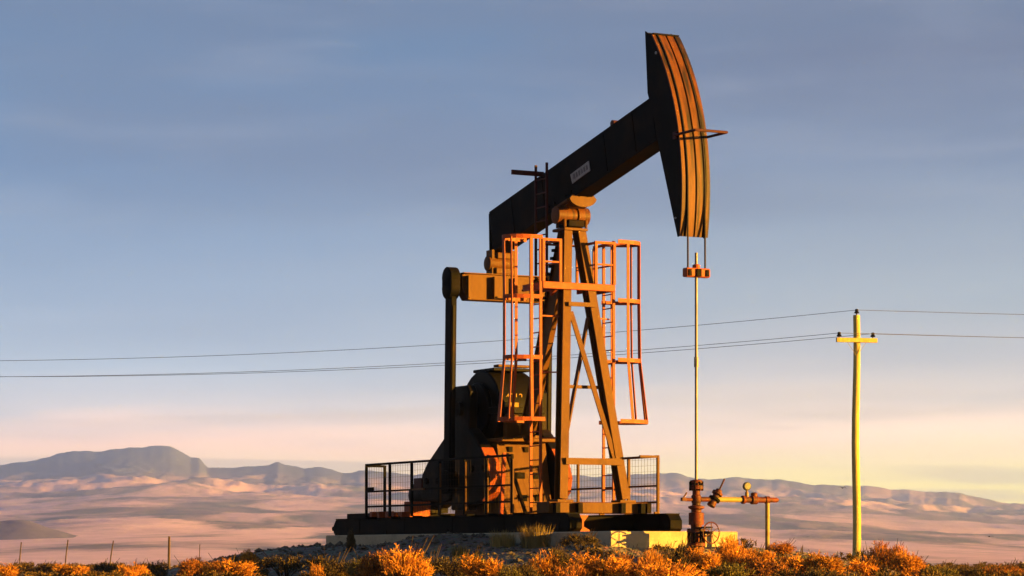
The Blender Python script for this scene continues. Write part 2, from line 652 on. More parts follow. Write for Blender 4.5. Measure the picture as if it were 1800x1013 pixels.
def far_terrain():
    us = list(np.linspace(-0.75, -0.22, 40)) + list(np.linspace(-0.215, 0.215, 560)) + list(np.linspace(0.22, 0.75, 40))
    ys = list(np.geomspace(1000, 8600, 190)) + list(np.linspace(8640, 11000, 70)) + [11150, 11500, 12200]
    nx = len(us)
    vs = [(u * y, y, far_h(u * y, y)) for y in ys for u in us]
    fs = [(j * nx + i, j * nx + i + 1, (j + 1) * nx + i + 1, (j + 1) * nx + i) for j in range(len(ys) - 1) for i in range(nx - 1)]
    me = bpy.data.meshes.new('hills')
    me.from_pydata(vs, [], fs)
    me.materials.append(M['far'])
    me.polygons.foreach_set('use_smooth', [True] * len(fs))
    o = bpy.data.objects.new('hills', me)
    C.objects.link(o)
    tag(o, kind='structure')


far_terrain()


def low_hill():
    cx, cy = -440.0, 2450.0
    vs, fs, n, m = [], [], 48, 14
    for i in range(m + 1):
        for j in range(n):
            t, q = 2 * math.pi * j / n, i / m
            x, y = cx + 125 * q * math.cos(t), cy + 200 * q * math.sin(t)
            h = 19 * (1 - smooth01(q * (1 + .12 * math.sin(3 * t + 1)))) + 4 * mnoise.fractal(Vector((x * .022, y * .010, 1)), 1.0, 2.0, 5) * (1 - q * .6)
            vs.append((x, y, far_h(cx, cy) - 3.5 - 9 * q + h))
    for i in range(m):
        for j in range(n):
            fs.append((i * n + j, (i + 1) * n + j, (i + 1) * n + (j + 1) % n, i * n + (j + 1) % n))
    me = bpy.data.meshes.new('low_hill')
    me.from_pydata(vs, [], fs)
    me.materials.append(M['hazed_hill'])
    me.polygons.foreach_set('use_smooth', [True] * len(fs))
    o = bpy.data.objects.new('low_hill', me)
    C.objects.link(o)
    tag(o, kind='structure')


M['hazed_hill'] = paint('hazed_scrub_slope', (0.20, 0.19, 0.34), (0.28, 0.24, 0.36), 1.0, 0.4, 0.03, (1, .4, 1), bump=0.0, spec=0.0)  # scrub slope, with distance haze put into its violet-blue colour
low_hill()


def haze():
    mb = MB().box((-9400, -150, -30), (9400, 12400, 452))
    me = bpy.data.meshes.new('haze')
    me.from_pydata(mb.v, [], mb.f)
    m = bpy.data.materials.new('air_haze')
    m.use_nodes = True
    nt = m.node_tree
    nt.nodes.clear()
    out = nt.nodes.new('ShaderNodeOutputMaterial')
    v = nt.nodes.new('ShaderNodeVolumePrincipled')
    v.inputs['Color'].default_value = (0.66, 0.82, 1.0, 1)
    v.inputs['Density'].default_value = 0.00012
    v.inputs['Anisotropy'].default_value = 0.9
    nt.links.new(v.outputs[0], out.inputs['Volume'])
    me.materials.append(m)
    o = bpy.data.objects.new('haze', me)
    C.objects.link(o)
    tag(o, 'pale evening haze over the plain and far hills', 'haze', kind='stuff')


haze()

# ------------------------------------------------------------------ concrete pad
ROT = -TH
pad_root = empty('concrete_pad', SITE, ROT)
tag(pad_root, 'long concrete pad under the pump jack, sunlit yellow on its right end', 'pad')
MB().box((PAD[0], PAD[2], -1.3), (PAD[1], PAD[3], 0)).build('slab', 'concrete', pad_root, bevel=0.02)
for a in (-6.4, -3.2, 0.6):
    for b in (-1.36, 1.36):
        MB().lathe([(0.025, 0), (0.025, 0.09)], (a, b, 0.0), 'z', 8).build('anchor_bolt', 'black', pad_root)

# ------------------------------------------------------------------ pump jack
pj = empty('pump_jack', SITE, ROT)
tag(pj, 'large black and orange oil pump jack with raised horsehead on the concrete pad', 'pump jack')


def i_beam(p0, p1, width, depth, mat, name, parent, side=(0, 1, 0), tw=0.03):
    """wide-flange column from p0 to p1, flanges facing along the depth"""
    p0, p1 = Vector(p0), Vector(p1)
    d = (p1 - p0).normalized()
    s = Vector(side)
    s = (s - d * s.dot(d)).normalized()
    u = d.cross(s)
    mb = MB()
    for k in (-1, 1):
        o = u * (k * (depth / 2 - tw / 2))
        mb.bar(p0 + o, p1 + o, width, tw, side)
    mb.bar(p0, p1, tw, depth - 2 * tw - 0.002, side)
    return mb.build(name, mat, parent)


# --- skid
skid = empty('base_skid', parent=pj)
SK = 0.37
for b in (-1.2, 1.2):
    mb = MB()
    h = SK
    prof = [(-9.25, h), (-9.38, h - .13), (-9.38, .06), (-9.30, 0.004), (2.24, 0.004), (2.33, .07), (2.33, h - .12), (2.22, h)]
    mb.prism(prof, b - 0.15, b + 0.15)
    o = mb.build('skid_beam', 'black', skid, bevel=.012)
    MB().box((-9.22, b - .165, h + .001), (2.20, b + .165, h + .026)).build('skid_flange', 'black', skid)
    for a in np.arange(-7.9, 2.2, 2.45):
        MB().box((a - .008, b - .156, .03), (a + .008, b - .1505, SK - .01)).build('splice_seam', 'black', skid)
for a, m_ in ((-9.05, 'black'), (-6.6, 'ochre'), (-5.0, 'ochre'), (-1.0, 'ochre'), (.75, 'black')):
    MB().box((a - .09, -1.048, .03), (a + .09, 1.048, .345)).build('cross_member', m_, skid, bevel=.01)
for a in (-9.44,):
    MB().tube([(a, -1.34, .16), (a, 1.34, .16)], .055, 12).build('tow_pipe', 'black', skid, smooth=True)
# timber-like deck plates and feet behind the gearbox
MB().box((-9.15, -1.1, SK + .03), (-7.5, 1.1, SK + .15)).build('motor_base', 'black', skid, bevel=.01)
for a in (-7.3, -6.9, -6.45):
    MB().box((a - .06, -1.33, SK + .028), (a + .06, -1.15, SK + .17)).build('foot_block', 'orange', skid)
for a in (-6.15, -5.75):
    MB().box((a - .09, -1.32, SK + .028), (a + .09, -1.10, SK + .15)).build('foot_block', 'orange', skid)

neck = [(-.76, .36), (-.62, .22), (-.62, .12), (-.72, .05), (-.72, .005), (-.24, .005), (-.24, .05), (-.38, .12), (-.38, .22), (-.26, .36)]
n_ = len(neck)
MB().add([(.90, y, z) for y, z in neck] + [(1.20, y, z) for y, z in neck],
         [tuple(range(n_ - 1, -1, -1)), tuple(range(n_, 2 * n_))] + [(i, (i + 1) % n_, n_ + (i + 1) % n_, n_ + i) for i in range(n_)]).build('centre_pedestal', 'orange', skid)
MB().box((-6.5, -.85, SK + .03), (-6.2, -.30, SK + .40)).build('motor_rest', 'orange', skid, bevel=.01)
# --- motor on the rear of the skid
mot = empty('motor', parent=pj)
MB().lathe([(.20, -8.1), (.34, -8.05), (.36, -7.95), (.36, -7.2), (.33, -7.1), (.12, -7.08), (.12, -6.9)], (0, .35, SK + .58), 'x', 20).build('housing', 'gear', mot, smooth=True)
MB().box((-8.0, .05, SK + .152), (-7.2, .65, SK + .30)).build('foot', 'gear', mot)
MB().lathe([(.34, .0), (.36, .02), (.36, .22), (.34, .24)], (-6.85, .24, SK + .62), 'y', 24).build('pulley', 'black', mot, smooth=True)

# --- gearbox pedestal
ped = empty('gearbox_pedestal', parent=pj)
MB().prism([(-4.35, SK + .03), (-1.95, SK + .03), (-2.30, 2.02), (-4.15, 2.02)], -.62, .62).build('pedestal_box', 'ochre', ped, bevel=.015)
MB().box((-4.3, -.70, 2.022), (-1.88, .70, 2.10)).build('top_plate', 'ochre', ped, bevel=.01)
for z in (1.28, .78):
    a0 = -2.30 + (2.02 - z) / (2.02 - SK) * .35
    for b in (-.12, .30):
        MB().box((a0 - .01, b - .09, z - .07), (a0 + .03, b + .12, z + .07)).build('bolt_plate', 'black', ped)
for b in (-.30, .10):
    MB().box((-2.285, b - .05, 1.80), (-2.225, b + .05, 1.92)).build('lug', 'black', ped)
# diagonal props in front of the pedestal
MB().bar((-1.25, -1.05, SK + .03), (-1.85, -.66, 1.75), .07, .07).build('prop', 'orange', ped)
MB().bar((-1.05, -.55, SK + .03), (-2.02, -.50, 1.75), .06, .06).build('prop', 'black', ped)

# --- gearbox
gb = empty('gearbox', parent=pj)
GC = (-3.3, 2.78)
prof = [(GC[0] + .95 * math.cos(R(t)), GC[1] + .87 * math.sin(R(t))) for t in range(-60, 241, 12)]
MB().prism(prof, -.50, .50).build('housing', 'gear', gb, smooth=True, bevel=.03)
for b in (-.56, .56):
    MB().prism([(GC[0] + .60 * math.cos(R(t)), GC[1] + .60 * math.sin(R(t))) for t in range(0, 360, 15)], b - .06, b + .06).build('bearing_cover', 'gear', gb, smooth=True, bevel=.02)
MB().box((-3.72, -.47, 3.62), (-2.72, .47, 3.69)).build('lid', 'gear', gb, bevel=.015)
MB().box((-2.86, -.40, 3.702), (-2.62, .40, 3.76)).build('inspection_cover', 'ochre', gb, bevel=.01)
MB().box((-4.32, -.60, 2.66), (-2.28, .60, 2.80)).build('split_flange', 'gear', gb, bevel=.01)
for a in np.linspace(-4.2, -2.42, 6):
    MB().lathe([(.04, 0), (.04, .06)], (a, -.55, 2.80), 'z', 6).build('bolt', 'gear', gb)
MB().tube([(GC[0], -1.08, GC[1]), (GC[0], 1.08, GC[1])], .16, 16).build('crankshaft', 'gear', gb, smooth=True)
MB().prism([(-2.44, 2.10), (-2.24, 2.10), (-2.30, 2.62), (-2.44, 2.66)], -.38, -.06).build('front_bracket', 'ochre', gb, bevel=.01)
MB().box((-2.36, -.38, 2.80), (-2.30, -.06, 2.90)).build('number_plate', 'stencil', gb)
cu = bpy.data.curves.new('number', 'FONT')
cu.body = '4712'
cu.size = .22
cu.align_x = 'CENTER'
cu.align_y = 'CENTER'
cu.extrude = .006
tmp = bpy.data.objects.new('number', cu)
C.objects.link(tmp)
dg = bpy.context.evaluated_depsgraph_get()
me_t = bpy.data.meshes.new_from_object(tmp.evaluated_get(dg))
bpy.data.objects.remove(tmp)
me_t.materials.clear()
me_t.materials.append(M['stencil'])
num = bpy.data.objects.new('stencilled_number', me_t)
C.objects.link(num)
num.parent = gb
num.location = (-2.40, -.12, 3.02)
num.rotation_euler = (R(90), 0, R(90))

# --- samson post
sp = empty('samson_post', parent=pj)
TOPZ = 6.46
front_legs = []
for s in (-1, 1):
    p0, p1 = Vector((.90, s * .76, SK + .32)), Vector((.03, s * .165, TOPZ))
    front_legs.append((p0, p1))
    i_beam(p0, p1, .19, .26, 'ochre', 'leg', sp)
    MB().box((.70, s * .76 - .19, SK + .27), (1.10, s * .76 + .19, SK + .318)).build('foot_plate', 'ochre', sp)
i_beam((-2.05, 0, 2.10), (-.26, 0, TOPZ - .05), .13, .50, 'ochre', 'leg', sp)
MB().box((-2.36, -.22, 2.102), (-1.86, .22, 2.16)).build('foot_plate', 'ochre', sp)
for i, t in enumerate(np.linspace(.70, .97, 8)):
    p = Vector((-2.05, 0, 2.10)).lerp(Vector((-.26, 0, TOPZ - .05)), t)
    MB().box((p.x - .34, -.10, p.z - .03), (p.x - .24, -.02, p.z + .03)).build('step_bolt', 'black', sp)
MB().box((-.34, -.29, TOPZ), (.20, .29, TOPZ + .06)).build('cap_plate', 'ochre', sp, bevel=.01)


def leg_at(s, z):
    p0, p1 = front_legs[0 if s < 0 else 1]
    t = (z - p0.z) / (p1.z - p0.z)
    return p0.lerp(p1, t)


for z, w in ((4.86, .09), (1.50, .14)):
    a, b = leg_at(-1, z), leg_at(1, z)
    MB().bar(a + Vector((.17, .0, 0)), b + Vector((.17, .0, 0)), .05, w, (1, 0, 0)).build('cross_brace', 'ochre', sp)
a, b = leg_at(-1, 4.7), leg_at(1, 1.55)
MB().bar(a + Vector((.10, .10, 0)), b + Vector((.10, -.10, 0)), .03, .11, (1, 0, 0)).build('diagonal_brace', 'ochre', sp)
a, b = leg_at(1, 4.6), leg_at(-1, 1.9)
MB().bar(a + Vector((-.06, -.10, 0)), b + Vector((-.06, .10, 0)), .13, .035, (1, 0, 0)).build('diagonal_brace', 'ochre', sp)
a, b = leg_at(-1, 3.1), leg_at(1, 3.1)
MB().bar(a + Vector((-.05, .1, 0)), b + Vector((-.05, -.1, 0)), .05, .07, (1, 0, 0)).build('cross_brace', 'ochre', sp)
# bolster under the front legs
MB().box((.62, -1.20, SK + .03), (1.18, 1.20, SK + .268)).build('bolster', 'ochre', sp, bevel=.015)
for b in (-1.06, -.52, .52, 1.0, 1.15):
    MB().box((1.182, b - .05, SK + .035), (1.32, b + .05, SK + .25)).build('gusset', 'black', sp)

# --- centre bearing
cb = empty('centre_bearing', parent=pj)
PZ = 6.79
MB().lathe([(.12, -.42), (.19, -.40), (.19, -.12), (.16, -.11), (.16, .08), (.19, .09), (.19, .36), (.12, .38)], (0, 0, PZ), 'y', 20).build('bearing_housing', 'headface', cb, smooth=True)
MB().box((-.22, -.20, TOPZ + .071), (.22, .20, PZ - .10)).build('bearing_block', 'black', cb, bevel=.02)
for b in (-.26, .26):
    for a in (-.16, .16):
        MB().lathe([(.035, 0), (.035, .16)], (a, b, TOPZ + .071), 'z', 8).build('bolt', 'ochre', cb)

# --- walking beam and horsehead, tilted about the bearing
TILT = R(12.4)
wb = empty('walking_beam', parent=pj)


def tl(a, n):
    """beam frame (along, above) -> pump frame (a, z)"""
    return (a * math.cos(TILT) - n * math.sin(TILT), PZ + a * math.sin(TILT) + n * math.cos(TILT))


N0, N1 = .28, 1.14
A0, A1 = -3.42, 4.10
web = [tl(A0 - .02, N0), tl(A1, N0), tl(A1, N1), tl(A0 + .16, N1)]
MB().prism(web, -.025, .025).build('web', 'black', wb)
for n0, n1, da in ((N1 + .001, N1 + .035, .16), (N0 - .035, N0 - .001, -.02)):
    MB().prism([tl(A0 + da, n0), tl(A1, n0), tl(A1, n1), tl(A0 + da, n1)], -.205, .205).build('flange', 'black', wb)
for b in (-.2, .2):
    MB().prism([tl(A0 + .14, N0 + .005), tl(A1 - .1, N0 + .005), tl(A1 - .1, N1 - .005), tl(A0 + .14, N1 - .005)], b - .008, b + .008).build('side_plate', 'black', wb)
MB().prism([tl(A0 - .03, N0 + .002), tl(A0 + .01, N0 + .002), tl(A0 + .17, N1 - .002), tl(A0 + .13, N1 - .002)], -.205, .205).build('end_plate', 'black', wb)
MB().prism([tl(-.30, N0 - .10), tl(.42, N0 - .10), tl(.42, N0 - .037), tl(-.30, N0 - .037)], -.31, .31).build('saddle_plate', 'ochre', wb, bevel=.01)
MB().prism([tl(-.24, .12), tl(.26, .12), tl(.40, N0 - .101), tl(-.28, N0 - .101)], -.26, .26).build('saddle', 'ochre', wb, bevel=.02)
# crescent clamp in front of the saddle
cres = [(math.sin(R(t)) * .33, .20 - .21 * math.cos(R(t))) for t in range(-80, 81, 16)] + [(.24, .26), (.10, .20), (0, .27), (-.10, .20), (-.24, .26)]
mb = MB()
ca, cz = tl(.46, .05)
n_ = len(cres)
vs = [(ca, y, cz + z) for y, z in cres] + [(ca + .07, y, cz + z) for y, z in cres]
mb.add(vs, [tuple(range(n_ - 1, -1, -1)), tuple(range(n_, 2 * n_))] + [(i, (i + 1) % n_, n_ + (i + 1) % n_, n_ + i) for i in range(n_)])
mb.build('saddle_clamp', 'ochre', wb)
for a in (-2.2, -.75, 2.0, 3.2):
    MB().prism([tl(a, N0 + .01), tl(a + .02, N0 + .01), tl(a + .02, N1 - .01), tl(a, N1 - .01)], -.222, -.2085).build('weld_seam', 'black', wb)
for a in (-.55, -.30, .20, .45):
    MB().lathe([(.035, -.235), (.035, -.2085)], (tl(a, N0 + .10)[0], 0, tl(a, N0 + .10)[1]), 'y', 6).build('bolt', 'black', wb)
# name placard on the near side
pl0 = [tl(.52, .74), tl(1.32, .76), tl(1.34, .54), tl(.56, .52)]
MB().prism(pl0, -.232, -.212).build('placard', 'white', wb)
for i in range(6):
    x = .64 + i * .112
    MB().prism([tl(x, .70), tl(x + .07, .70), tl(x + .075, .59), tl(x + .005, .59)], -.236, -.2325).build('placard_mark', 'ink', wb)
MB().prism([tl(2.26, N1 + .036), tl(2.42, N1 + .036), tl(2.41, N1 + .13), tl(2.34, N1 + .16), tl(2.27, N1 + .13)], -.18, -.06).build('lifting_lug', 'darkred', wb, bevel=.01)

hh = empty('horsehead', parent=pj)
HR = 5.06


def arc(deg, r=HR):
    return (r * math.cos(R(deg)), PZ + r * math.sin(R(deg)))


DEG0, DEG1 = -10.8, 39.8
arc_pts = [arc(DEG0 + (DEG1 - DEG0) * i / 24, HR - .06) for i in range(25)]
side = arc_pts + [(3.60, 10.13), (3.70, 8.86), (3.95, 8.3), (4.16, 7.66), (4.86, 5.84)]
for b in (-.30, .30):
    MB().prism(side, b - .014, b + .014).build('side_plate', 'black', hh)
MB().bar((3.62, 0, 10.10), (3.72, 0, 8.86), .584, .02).build('back_plate', 'black', hh)
MB().bar((4.18, 0, 7.64), (4.86, 0, 5.86), .584, .02).build('back_plate', 'black', hh)


def arc_sheet(b0, b1, r0, r1, d0, d1, n=26):
    mb = MB()
    vs, fs = [], []
    for i in range(n + 1):
        d = d0 + (d1 - d0) * i / n
        for r, b in ((r0, b0), (r0, b1), (r1, b1), (r1, b0)):
            p = arc(d, r)
            vs.append((p[0], b, p[1]))
    for i in range(n):
        for k in range(4):
            k2 = (k + 1) % 4
            fs.append((i * 4 + k, i * 4 + k2, i * 4 + 4 + k2, i * 4 + 4 + k))
    fs += [(3, 2, 1, 0), (n * 4, n * 4 + 1, n * 4 + 2, n * 4 + 3)]
    return mb.add(vs, fs)


arc_sheet(-.315, .315, HR - .058, HR - .035, DEG0, DEG1).build('arc_plate', 'black', hh)
for b0, b1 in ((-.325, -.25), (-.185, -.02), (.022, .175), (.24, .325)):
    arc_sheet(b0, b1, HR - .034, HR, DEG0, DEG1 - .2).build('arc_strip', 'headface', hh)
MB().box((3.62, -.30, 10.02), (3.92, .30, 10.05)).build('top_plate', 'black', hh)
# cable keeper bar round the front
kp = [(4.82, -.36, 7.86), (5.62, -.36, 7.86), (5.62, .36, 7.86), (4.82, .36, 7.86)]
MB().tube(kp, .028, 8).build('cable_keeper', 'darkred', hh)
for b in (-.335, .335):
    MB().box((4.74, b - .02, 7.79), (4.86, b + .02, 7.93)).build('keeper_bracket', 'darkred', hh)
MB().lathe([(.03, -.016), (.03, .006)], (4.05, -.32, 9.62), 'y', 10).build('pin_end', 'white', hh)
MB().lathe([(.022, -.016), (.022, .006)], (4.80, -.32, 6.22), 'y', 10).build('pin_end', 'white', hh)

# --- bridle
br = empty('bridle', parent=pj)
for b in (-.20, .20):
    pts = [Vector((p[0], b, p[1])) for p in (arc(DEG1 - .5 - (DEG1 - .5) * i / 16, HR + .005) for i in range(17))]
    pts += [Vector((HR + .005, b, 6.3)), Vector((HR + .01, b, 5.20))]
    MB().tube(pts, .021, 6).build('cable', 'cable', br, smooth=True)
MB().box((HR - .08, -.28, 5.03), (HR + .09, .28, 5.21)).build('carrier_bar', 'orange', br, bevel=.02)
for b in (-.20, .20):
    MB().box((HR + .091, b - .03, 5.05), (HR + .115, b + .03, 5.18)).build('cable_socket', 'black', br)
MB().lathe([(.075, 5.212), (.075, 5.27), (.05, 5.29)], (HR, 0, 0), 'z', 12).build('rod_clamp', 'orange', br)
MB().box((HR + .091, -.05, 5.04), (HR + .125, .05, 5.19)).build('latch', 'black', br)

# --- tail bearing, equalizer, pitmans, cranks
eq = empty('equalizer', parent=pj)
EA, EZ = -3.27, 5.50
eqp = [(-.80, .29), (.80, .29), (1.06, .27), (1.06, -.03), (.90, -.29), (-.90, -.29), (-1.06, -.03), (-1.06, .27)]
mb = MB()
vs = [(EA - .17, y, EZ + z) for y, z in eqp] + [(EA + .17, y, EZ + z) for y, z in eqp]
n_ = len(eqp)
mb.add(vs, [tuple(range(n_)), tuple(range(2 * n_ - 1, n_ - 1, -1))] + [((i + 1) % n_, i, n_ + i, n_ + (i + 1) % n_) for i in range(n_)])
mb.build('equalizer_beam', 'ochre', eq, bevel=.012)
for b in (-.93, -.28, .28, .93):
    MB().box((EA + .171, b - .03, EZ - .25), (EA + .30, b + .03, EZ + .24)).build('stiffener', 'ochre', eq)
MB().box((EA + .171, -.26, EZ - .24), (EA + .34, .26, EZ - .20)).build('shelf', 'ochre', eq)
MB().box((EA - .22, -1.04, EZ + .292), (EA + .22, 1.04, EZ + .312)).build('top_plate', 'ochre', eq)
MB().lathe([(.12, -.36), (.17, -.34), (.17, .34), (.12, .36)], (EA, 0, EZ + .56), 'y', 18).build('tail_bearing', 'ochre', eq, smooth=True)
MB().box((EA - .20, -.22, EZ + .313), (EA + .20, .22, EZ + .46)).build('bearing_foot', 'ochre', eq, bevel=.02)
tb0, tb1 = tl(EA - .1, N0 - .036)[1], EZ + .66
MB().box((EA - .17, -.17, tb1), (EA + .17, .17, tb0)).build('bearing_hanger', 'ochre', eq, bevel=.02)
for b in (-.26, .26):
    MB().box((EA - .14, b - .03, EZ + .313), (EA + .14, b + .03, EZ + .86)).build('hanger_plate', 'ochre', eq)

CP = (-3.42, 1.15)                            # crank pin, below the shaft
for s in (-1, 1):
    pm = empty('pitman', parent=pj)
    b = s * 1.22
    mb = MB().bar((EA - .05, b, EZ - .1), (CP[0], b, CP[1] + .18), .15, .30)
    mb.build('pitman_rod', 'black', pm, bevel=.02)
    MB().bar((EA + .04 + .06, b + .0, EZ - .42), (CP[0] + .158, b, CP[1] + .6), .06, .03).build('edge_rail', 'gear', pm)
    MB().lathe([(.20, -.13), (.24, -.11), (.24, .11), (.20, .13)], (EA - .05, b, EZ + .20), 'y', 16).build('wrist_bearing', 'black', pm, smooth=True)
    MB().lathe([(.20, -.13), (.24, -.11), (.24, .11), (.20, .13)], (EA - .05, b, EZ - .04), 'y', 16).build('wrist_bearing', 'black', pm, smooth=True)
    MB().box((EA - .28, b - .12, EZ - .06), (EA + .18, b + .12, EZ + .22)).build('bearing_cap', 'black', pm, bevel=.02)
    MB().lathe([(.20, -.15), (.27, -.13), (.27, .13), (.20, .15)], (CP[0], b, CP[1]), 'y', 16).build('pin_bearing', 'black', pm, smooth=True)

    ck = empty('crank', parent=pj)
    b0, b1 = (s * .72, s * 1.04) if s > 0 else (s * 1.04, s * .72)
    arm = [(GC[0] - .66, GC[1] - .55), (GC[0] - .66, GC[1] + .22), (GC[0] - .40, GC[1] + .52), (GC[0] + .30, GC[1] + .52), (GC[0] + .42, GC[1] + .38),
           (GC[0] + .38, GC[1] - 1.2), (GC[0] + .40, .16 + SK), (GC[0] - .50, .16 + SK), (GC[0] - .48, GC[1] - 1.2)]
    MB().prism(arm, b0 + .05, b1 - .05).build('crank_arm', 'gear', ck, bevel=.03)
    for k, lobe in enumerate((
            [(-.44, 2.36), (-1.62, 1.62), (-1.88, 1.36), (-1.98, .95), (-1.90, .78), (-.80, .70), (-.44, .75)],
            [(.40, 2.36), (.62, 2.22), (1.05, 1.88), (1.34, 1.55), (1.48, 1.22), (1.40, .92), (1.10, .72), (.40, .62)])):
        poly = [(GC[0] + x, z) for x, z in lobe]
        MB().prism(poly, b0, b1).build('counterweight', 'gear', ck, bevel=.03)
        if k == 1:
            rim = MB()
            for p, q in zip(poly[2:6], poly[3:7]):
                p, q = Vector((p[0] + .012, (b0 + b1) / 2, p[1])), Vector((q[0] + .012, (b0 + b1) / 2, q[1]))
                rim.bar(p, q, b1 - b0 - .03, .03)
            rim.build('rim_plate', 'orange', ck)
        cx = sum(p[0] for p in poly) / len(poly)
        cz_ = sum(p[1] for p in poly) / len(poly)
        bo = b0 if s < 0 else b1
        for q in (-.28, .28):
            MB().lathe([(.07, -.05), (.07, .05)], (cx + q, bo, cz_ + .1 - abs(q) * .4), 'y', 6).build('bolt', 'black', ck)
    for z in (GC[1] + .12, GC[1] - .08, GC[1] - .28, GC[1] - .48):
        MB().box((GC[0] - .76, b0 + .08, z - .06), (GC[0] - .665, b1 - .08, z + .06)).build('clamp_bolt', 'black', ck)

# --- access platform round the post
pf = empty('platform', parent=pj)
PFZ = 5.17
MB().box((.34, -.93, PFZ), (.42, .84, PFZ + .15)).build('edge_beam', 'orange', pf, bevel=.01)
for b0, b1 in ((-.93, -.46), (.40, .84)):
    MB().box((-.50, b0, PFZ + .10), (.338, b1, PFZ + .14)).build('deck', 'orange', pf)
    for b in (b0 + .02, b1 - .02):
        MB().box((-.50, b - .02, PFZ), (.338, b + .02, PFZ + .098)).build('deck_joist', 'orange', pf)
for b in (-.55, .28):
    MB().prism([(.10, PFZ - .12), (.34, PFZ - .002), (.05, PFZ - .002)], b - .03, b + .03).build('bracket', 'orange', pf)
RT = 6.18
for b0, b1 in ((-.91, -.50), (.37, .82)):
    for b in (b0, b1):
        MB().bar((.40, b, PFZ + .151), (.40, b, RT), .06, .05).build('rail_post', 'orange', pf)
    MB().bar((.40, b0 - .03, RT + .028), (.40, b1 + .03, RT + .028), .05, .055, (1, 0, 0)).build('top_rail', 'orange', pf)
    MB().bar((.40, b0 + .031, 5.74), (.40, b1 - .031, 5.74), .03, .035, (1, 0, 0)).build('mid_rail', 'orange', pf)
for b, a_end in ((-.50, -.48), (.40, -.48), (.82, -.48)):
    MB().bar((a_end, b, PFZ + .141), (a_end, b, RT), .05, .05).build('rail_post', 'orange', pf)
    MB().bar((a_end, b, RT + .026), (.372, b, RT + .026), .05, .05).build('top_rail', 'orange', pf)
    MB().bar((a_end + .03, b, 5.74), (.37, b, 5.74), .03, .03).build('mid_rail', 'orange', pf)
MB().bar((-.48, -.47, RT + .03), (-.48, .37, RT + .03), .04, .04, (1, 0, 0)).build('top_rail', 'orange', pf)


# --- caged ladders
def caged_ladder(s, ac, b_l, z0, z1, hoops, spread):
    ld = empty('caged_ladder', parent=pj)
    for a in (ac - .215, ac + .215):
        MB().bar((a, b_l, z0), (a, b_l, z1), .06, .035).build('ladder_rail', 'orange', ld)
    z = z0 + .22
    while z < min(z1 - .1, PFZ + .2):
        MB().tube([(ac - .197, b_l, z), (ac + .197, b_l, z)], .014, 6).build('rung', 'orange', ld)
        z += .30
    pts_by_hoop = []
    for zh, wid, dep in hoops:
        pts = []
        for i in range(0, 13):
            t = math.pi * i / 12
            a = ac - wid * math.cos(t)
            k = math.sin(t) ** 0.75 if 0 < i < 12 else 0
            pts.append(Vector((a, b_l + s * (.035 + dep * k), zh)))
        pts_by_hoop.append(pts)
        mb = MB()
        for p, q in zip(pts[:-1], pts[1:]):
            d = (q - p).normalized() * .006
            mb.bar(p - d, q + d, .012, .085, Vector((0, 0, 1)).cross(q - p))
        mb.build('cage_hoop', 'orange', ld)
    for i in (1, 4, 6, 8, 11):
        mb = MB()
        for h0, h1 in zip(pts_by_hoop[:-1], pts_by_hoop[1:]):
            off = Vector((0, -s * .012, 0))
            mb.bar(h0[i] + off, h1[i] + off, .065, .016, (1, 0, 0) if 3 < i < 9 else (0, 1, 0))
        mb.build('cage_bar', 'orange', ld)
    return ld


caged_ladder(-1, .17, -.97, SK + .05, 6.28, [(6.24, .36, .74), (4.98, .36, .72), (3.70, .36, .72), (2.39, .47, .84)], 0)
caged_ladder(1, .02, .90, SK + .05, 6.28, [(6.26, .36, .72), (5.00, .36, .72), (3.72, .36, .74), (2.40, .47, .90)], 0)
# stays from the ladders to the post
for b0, b1, a in ((-.93, -.30, .17), (.86, .38, .02)):
    for z in (4.6, 3.4, 2.0):
        p = leg_at(1 if b0 > 0 else -1, z)
        MB().bar((a + .10, b0, z), (p.x - .05, p.y + (.10 if b0 > 0 else -.10), z), .03, .03, (0, 0, 1)).build('ladder_stay', 'orange', pf)

# --- small dark ladder up to the beam, with its plank
bl = empty('beam_ladder', parent=pj)
for a in (-.69, -.20):
    MB().bar((a, -.50, 5.55), (a, -.50, 7.93), .05, .035).build('ladder_rail', 'darkred', bl)
for i in range(7):
    z = 5.8 + i * .30
    MB().tube([(-.67, -.50, z), (-.22, -.50, z)], .016, 6).build('rung', 'darkred', bl)
MB().box((-.47, -1.22, 7.66), (-.42, -.45, 7.76)).build('plank', 'darkred', bl)
MB().bar((-.72, -.50, 5.52), (-.72, -.30, 5.36), .04, .04, (1, 0, 0)).build('bracket', 'darkred', bl)
MB().bar((-.5, -.93, PFZ + .02), (-.72, -.48, PFZ + .30), .04, .04, (0, 0, 1)).build('bracket', 'darkred', bl)


# ------------------------------------------------------------------ guard railings with wire mesh
def guard(name, label, b, posts, mat, z_top=1.60, gates=()):
    g = empty(name, SITE, ROT)
    tag(g, label, 'guard railing', 'guard railings on the skid')
    zb = SK + .03
    for a in posts:
        MB().bar((a, b, zb), (a, b, z_top), .05, .06).build('post', mat, g)
    for z in (z_top + .026, .92 + zb * .2, zb + .25):
        th = .05 if z > z_top else .04
        for a0, a1 in zip(posts[:-1], posts[1:]):
            e = 0 if z > z_top else .031
            MB().bar((a0 + e - (.03 if e == 0 else 0), b, z), (a1 - e + (.028 if e == 0 else 0), b, z), .045, th).build('rail', mat, g)
    for a0, a1 in zip(posts[:-1], posts[1:]):
        mb = MB()
        x = a0 + .1
        while x < a1 - .05:
            mb.bar((x, b + .03, zb + .05), (x, b + .03, z_top), .004, .005)
            x += .13
        z = zb + .13
        while z < z_top:
            mb.bar((a0 + .03, b + .036, z), (a1 - .03, b + .036, z), .005, .004)
            z += .13
        mb.build('wire_mesh', 'cable' if mat != 'orange' else 'orange', g)
    return g


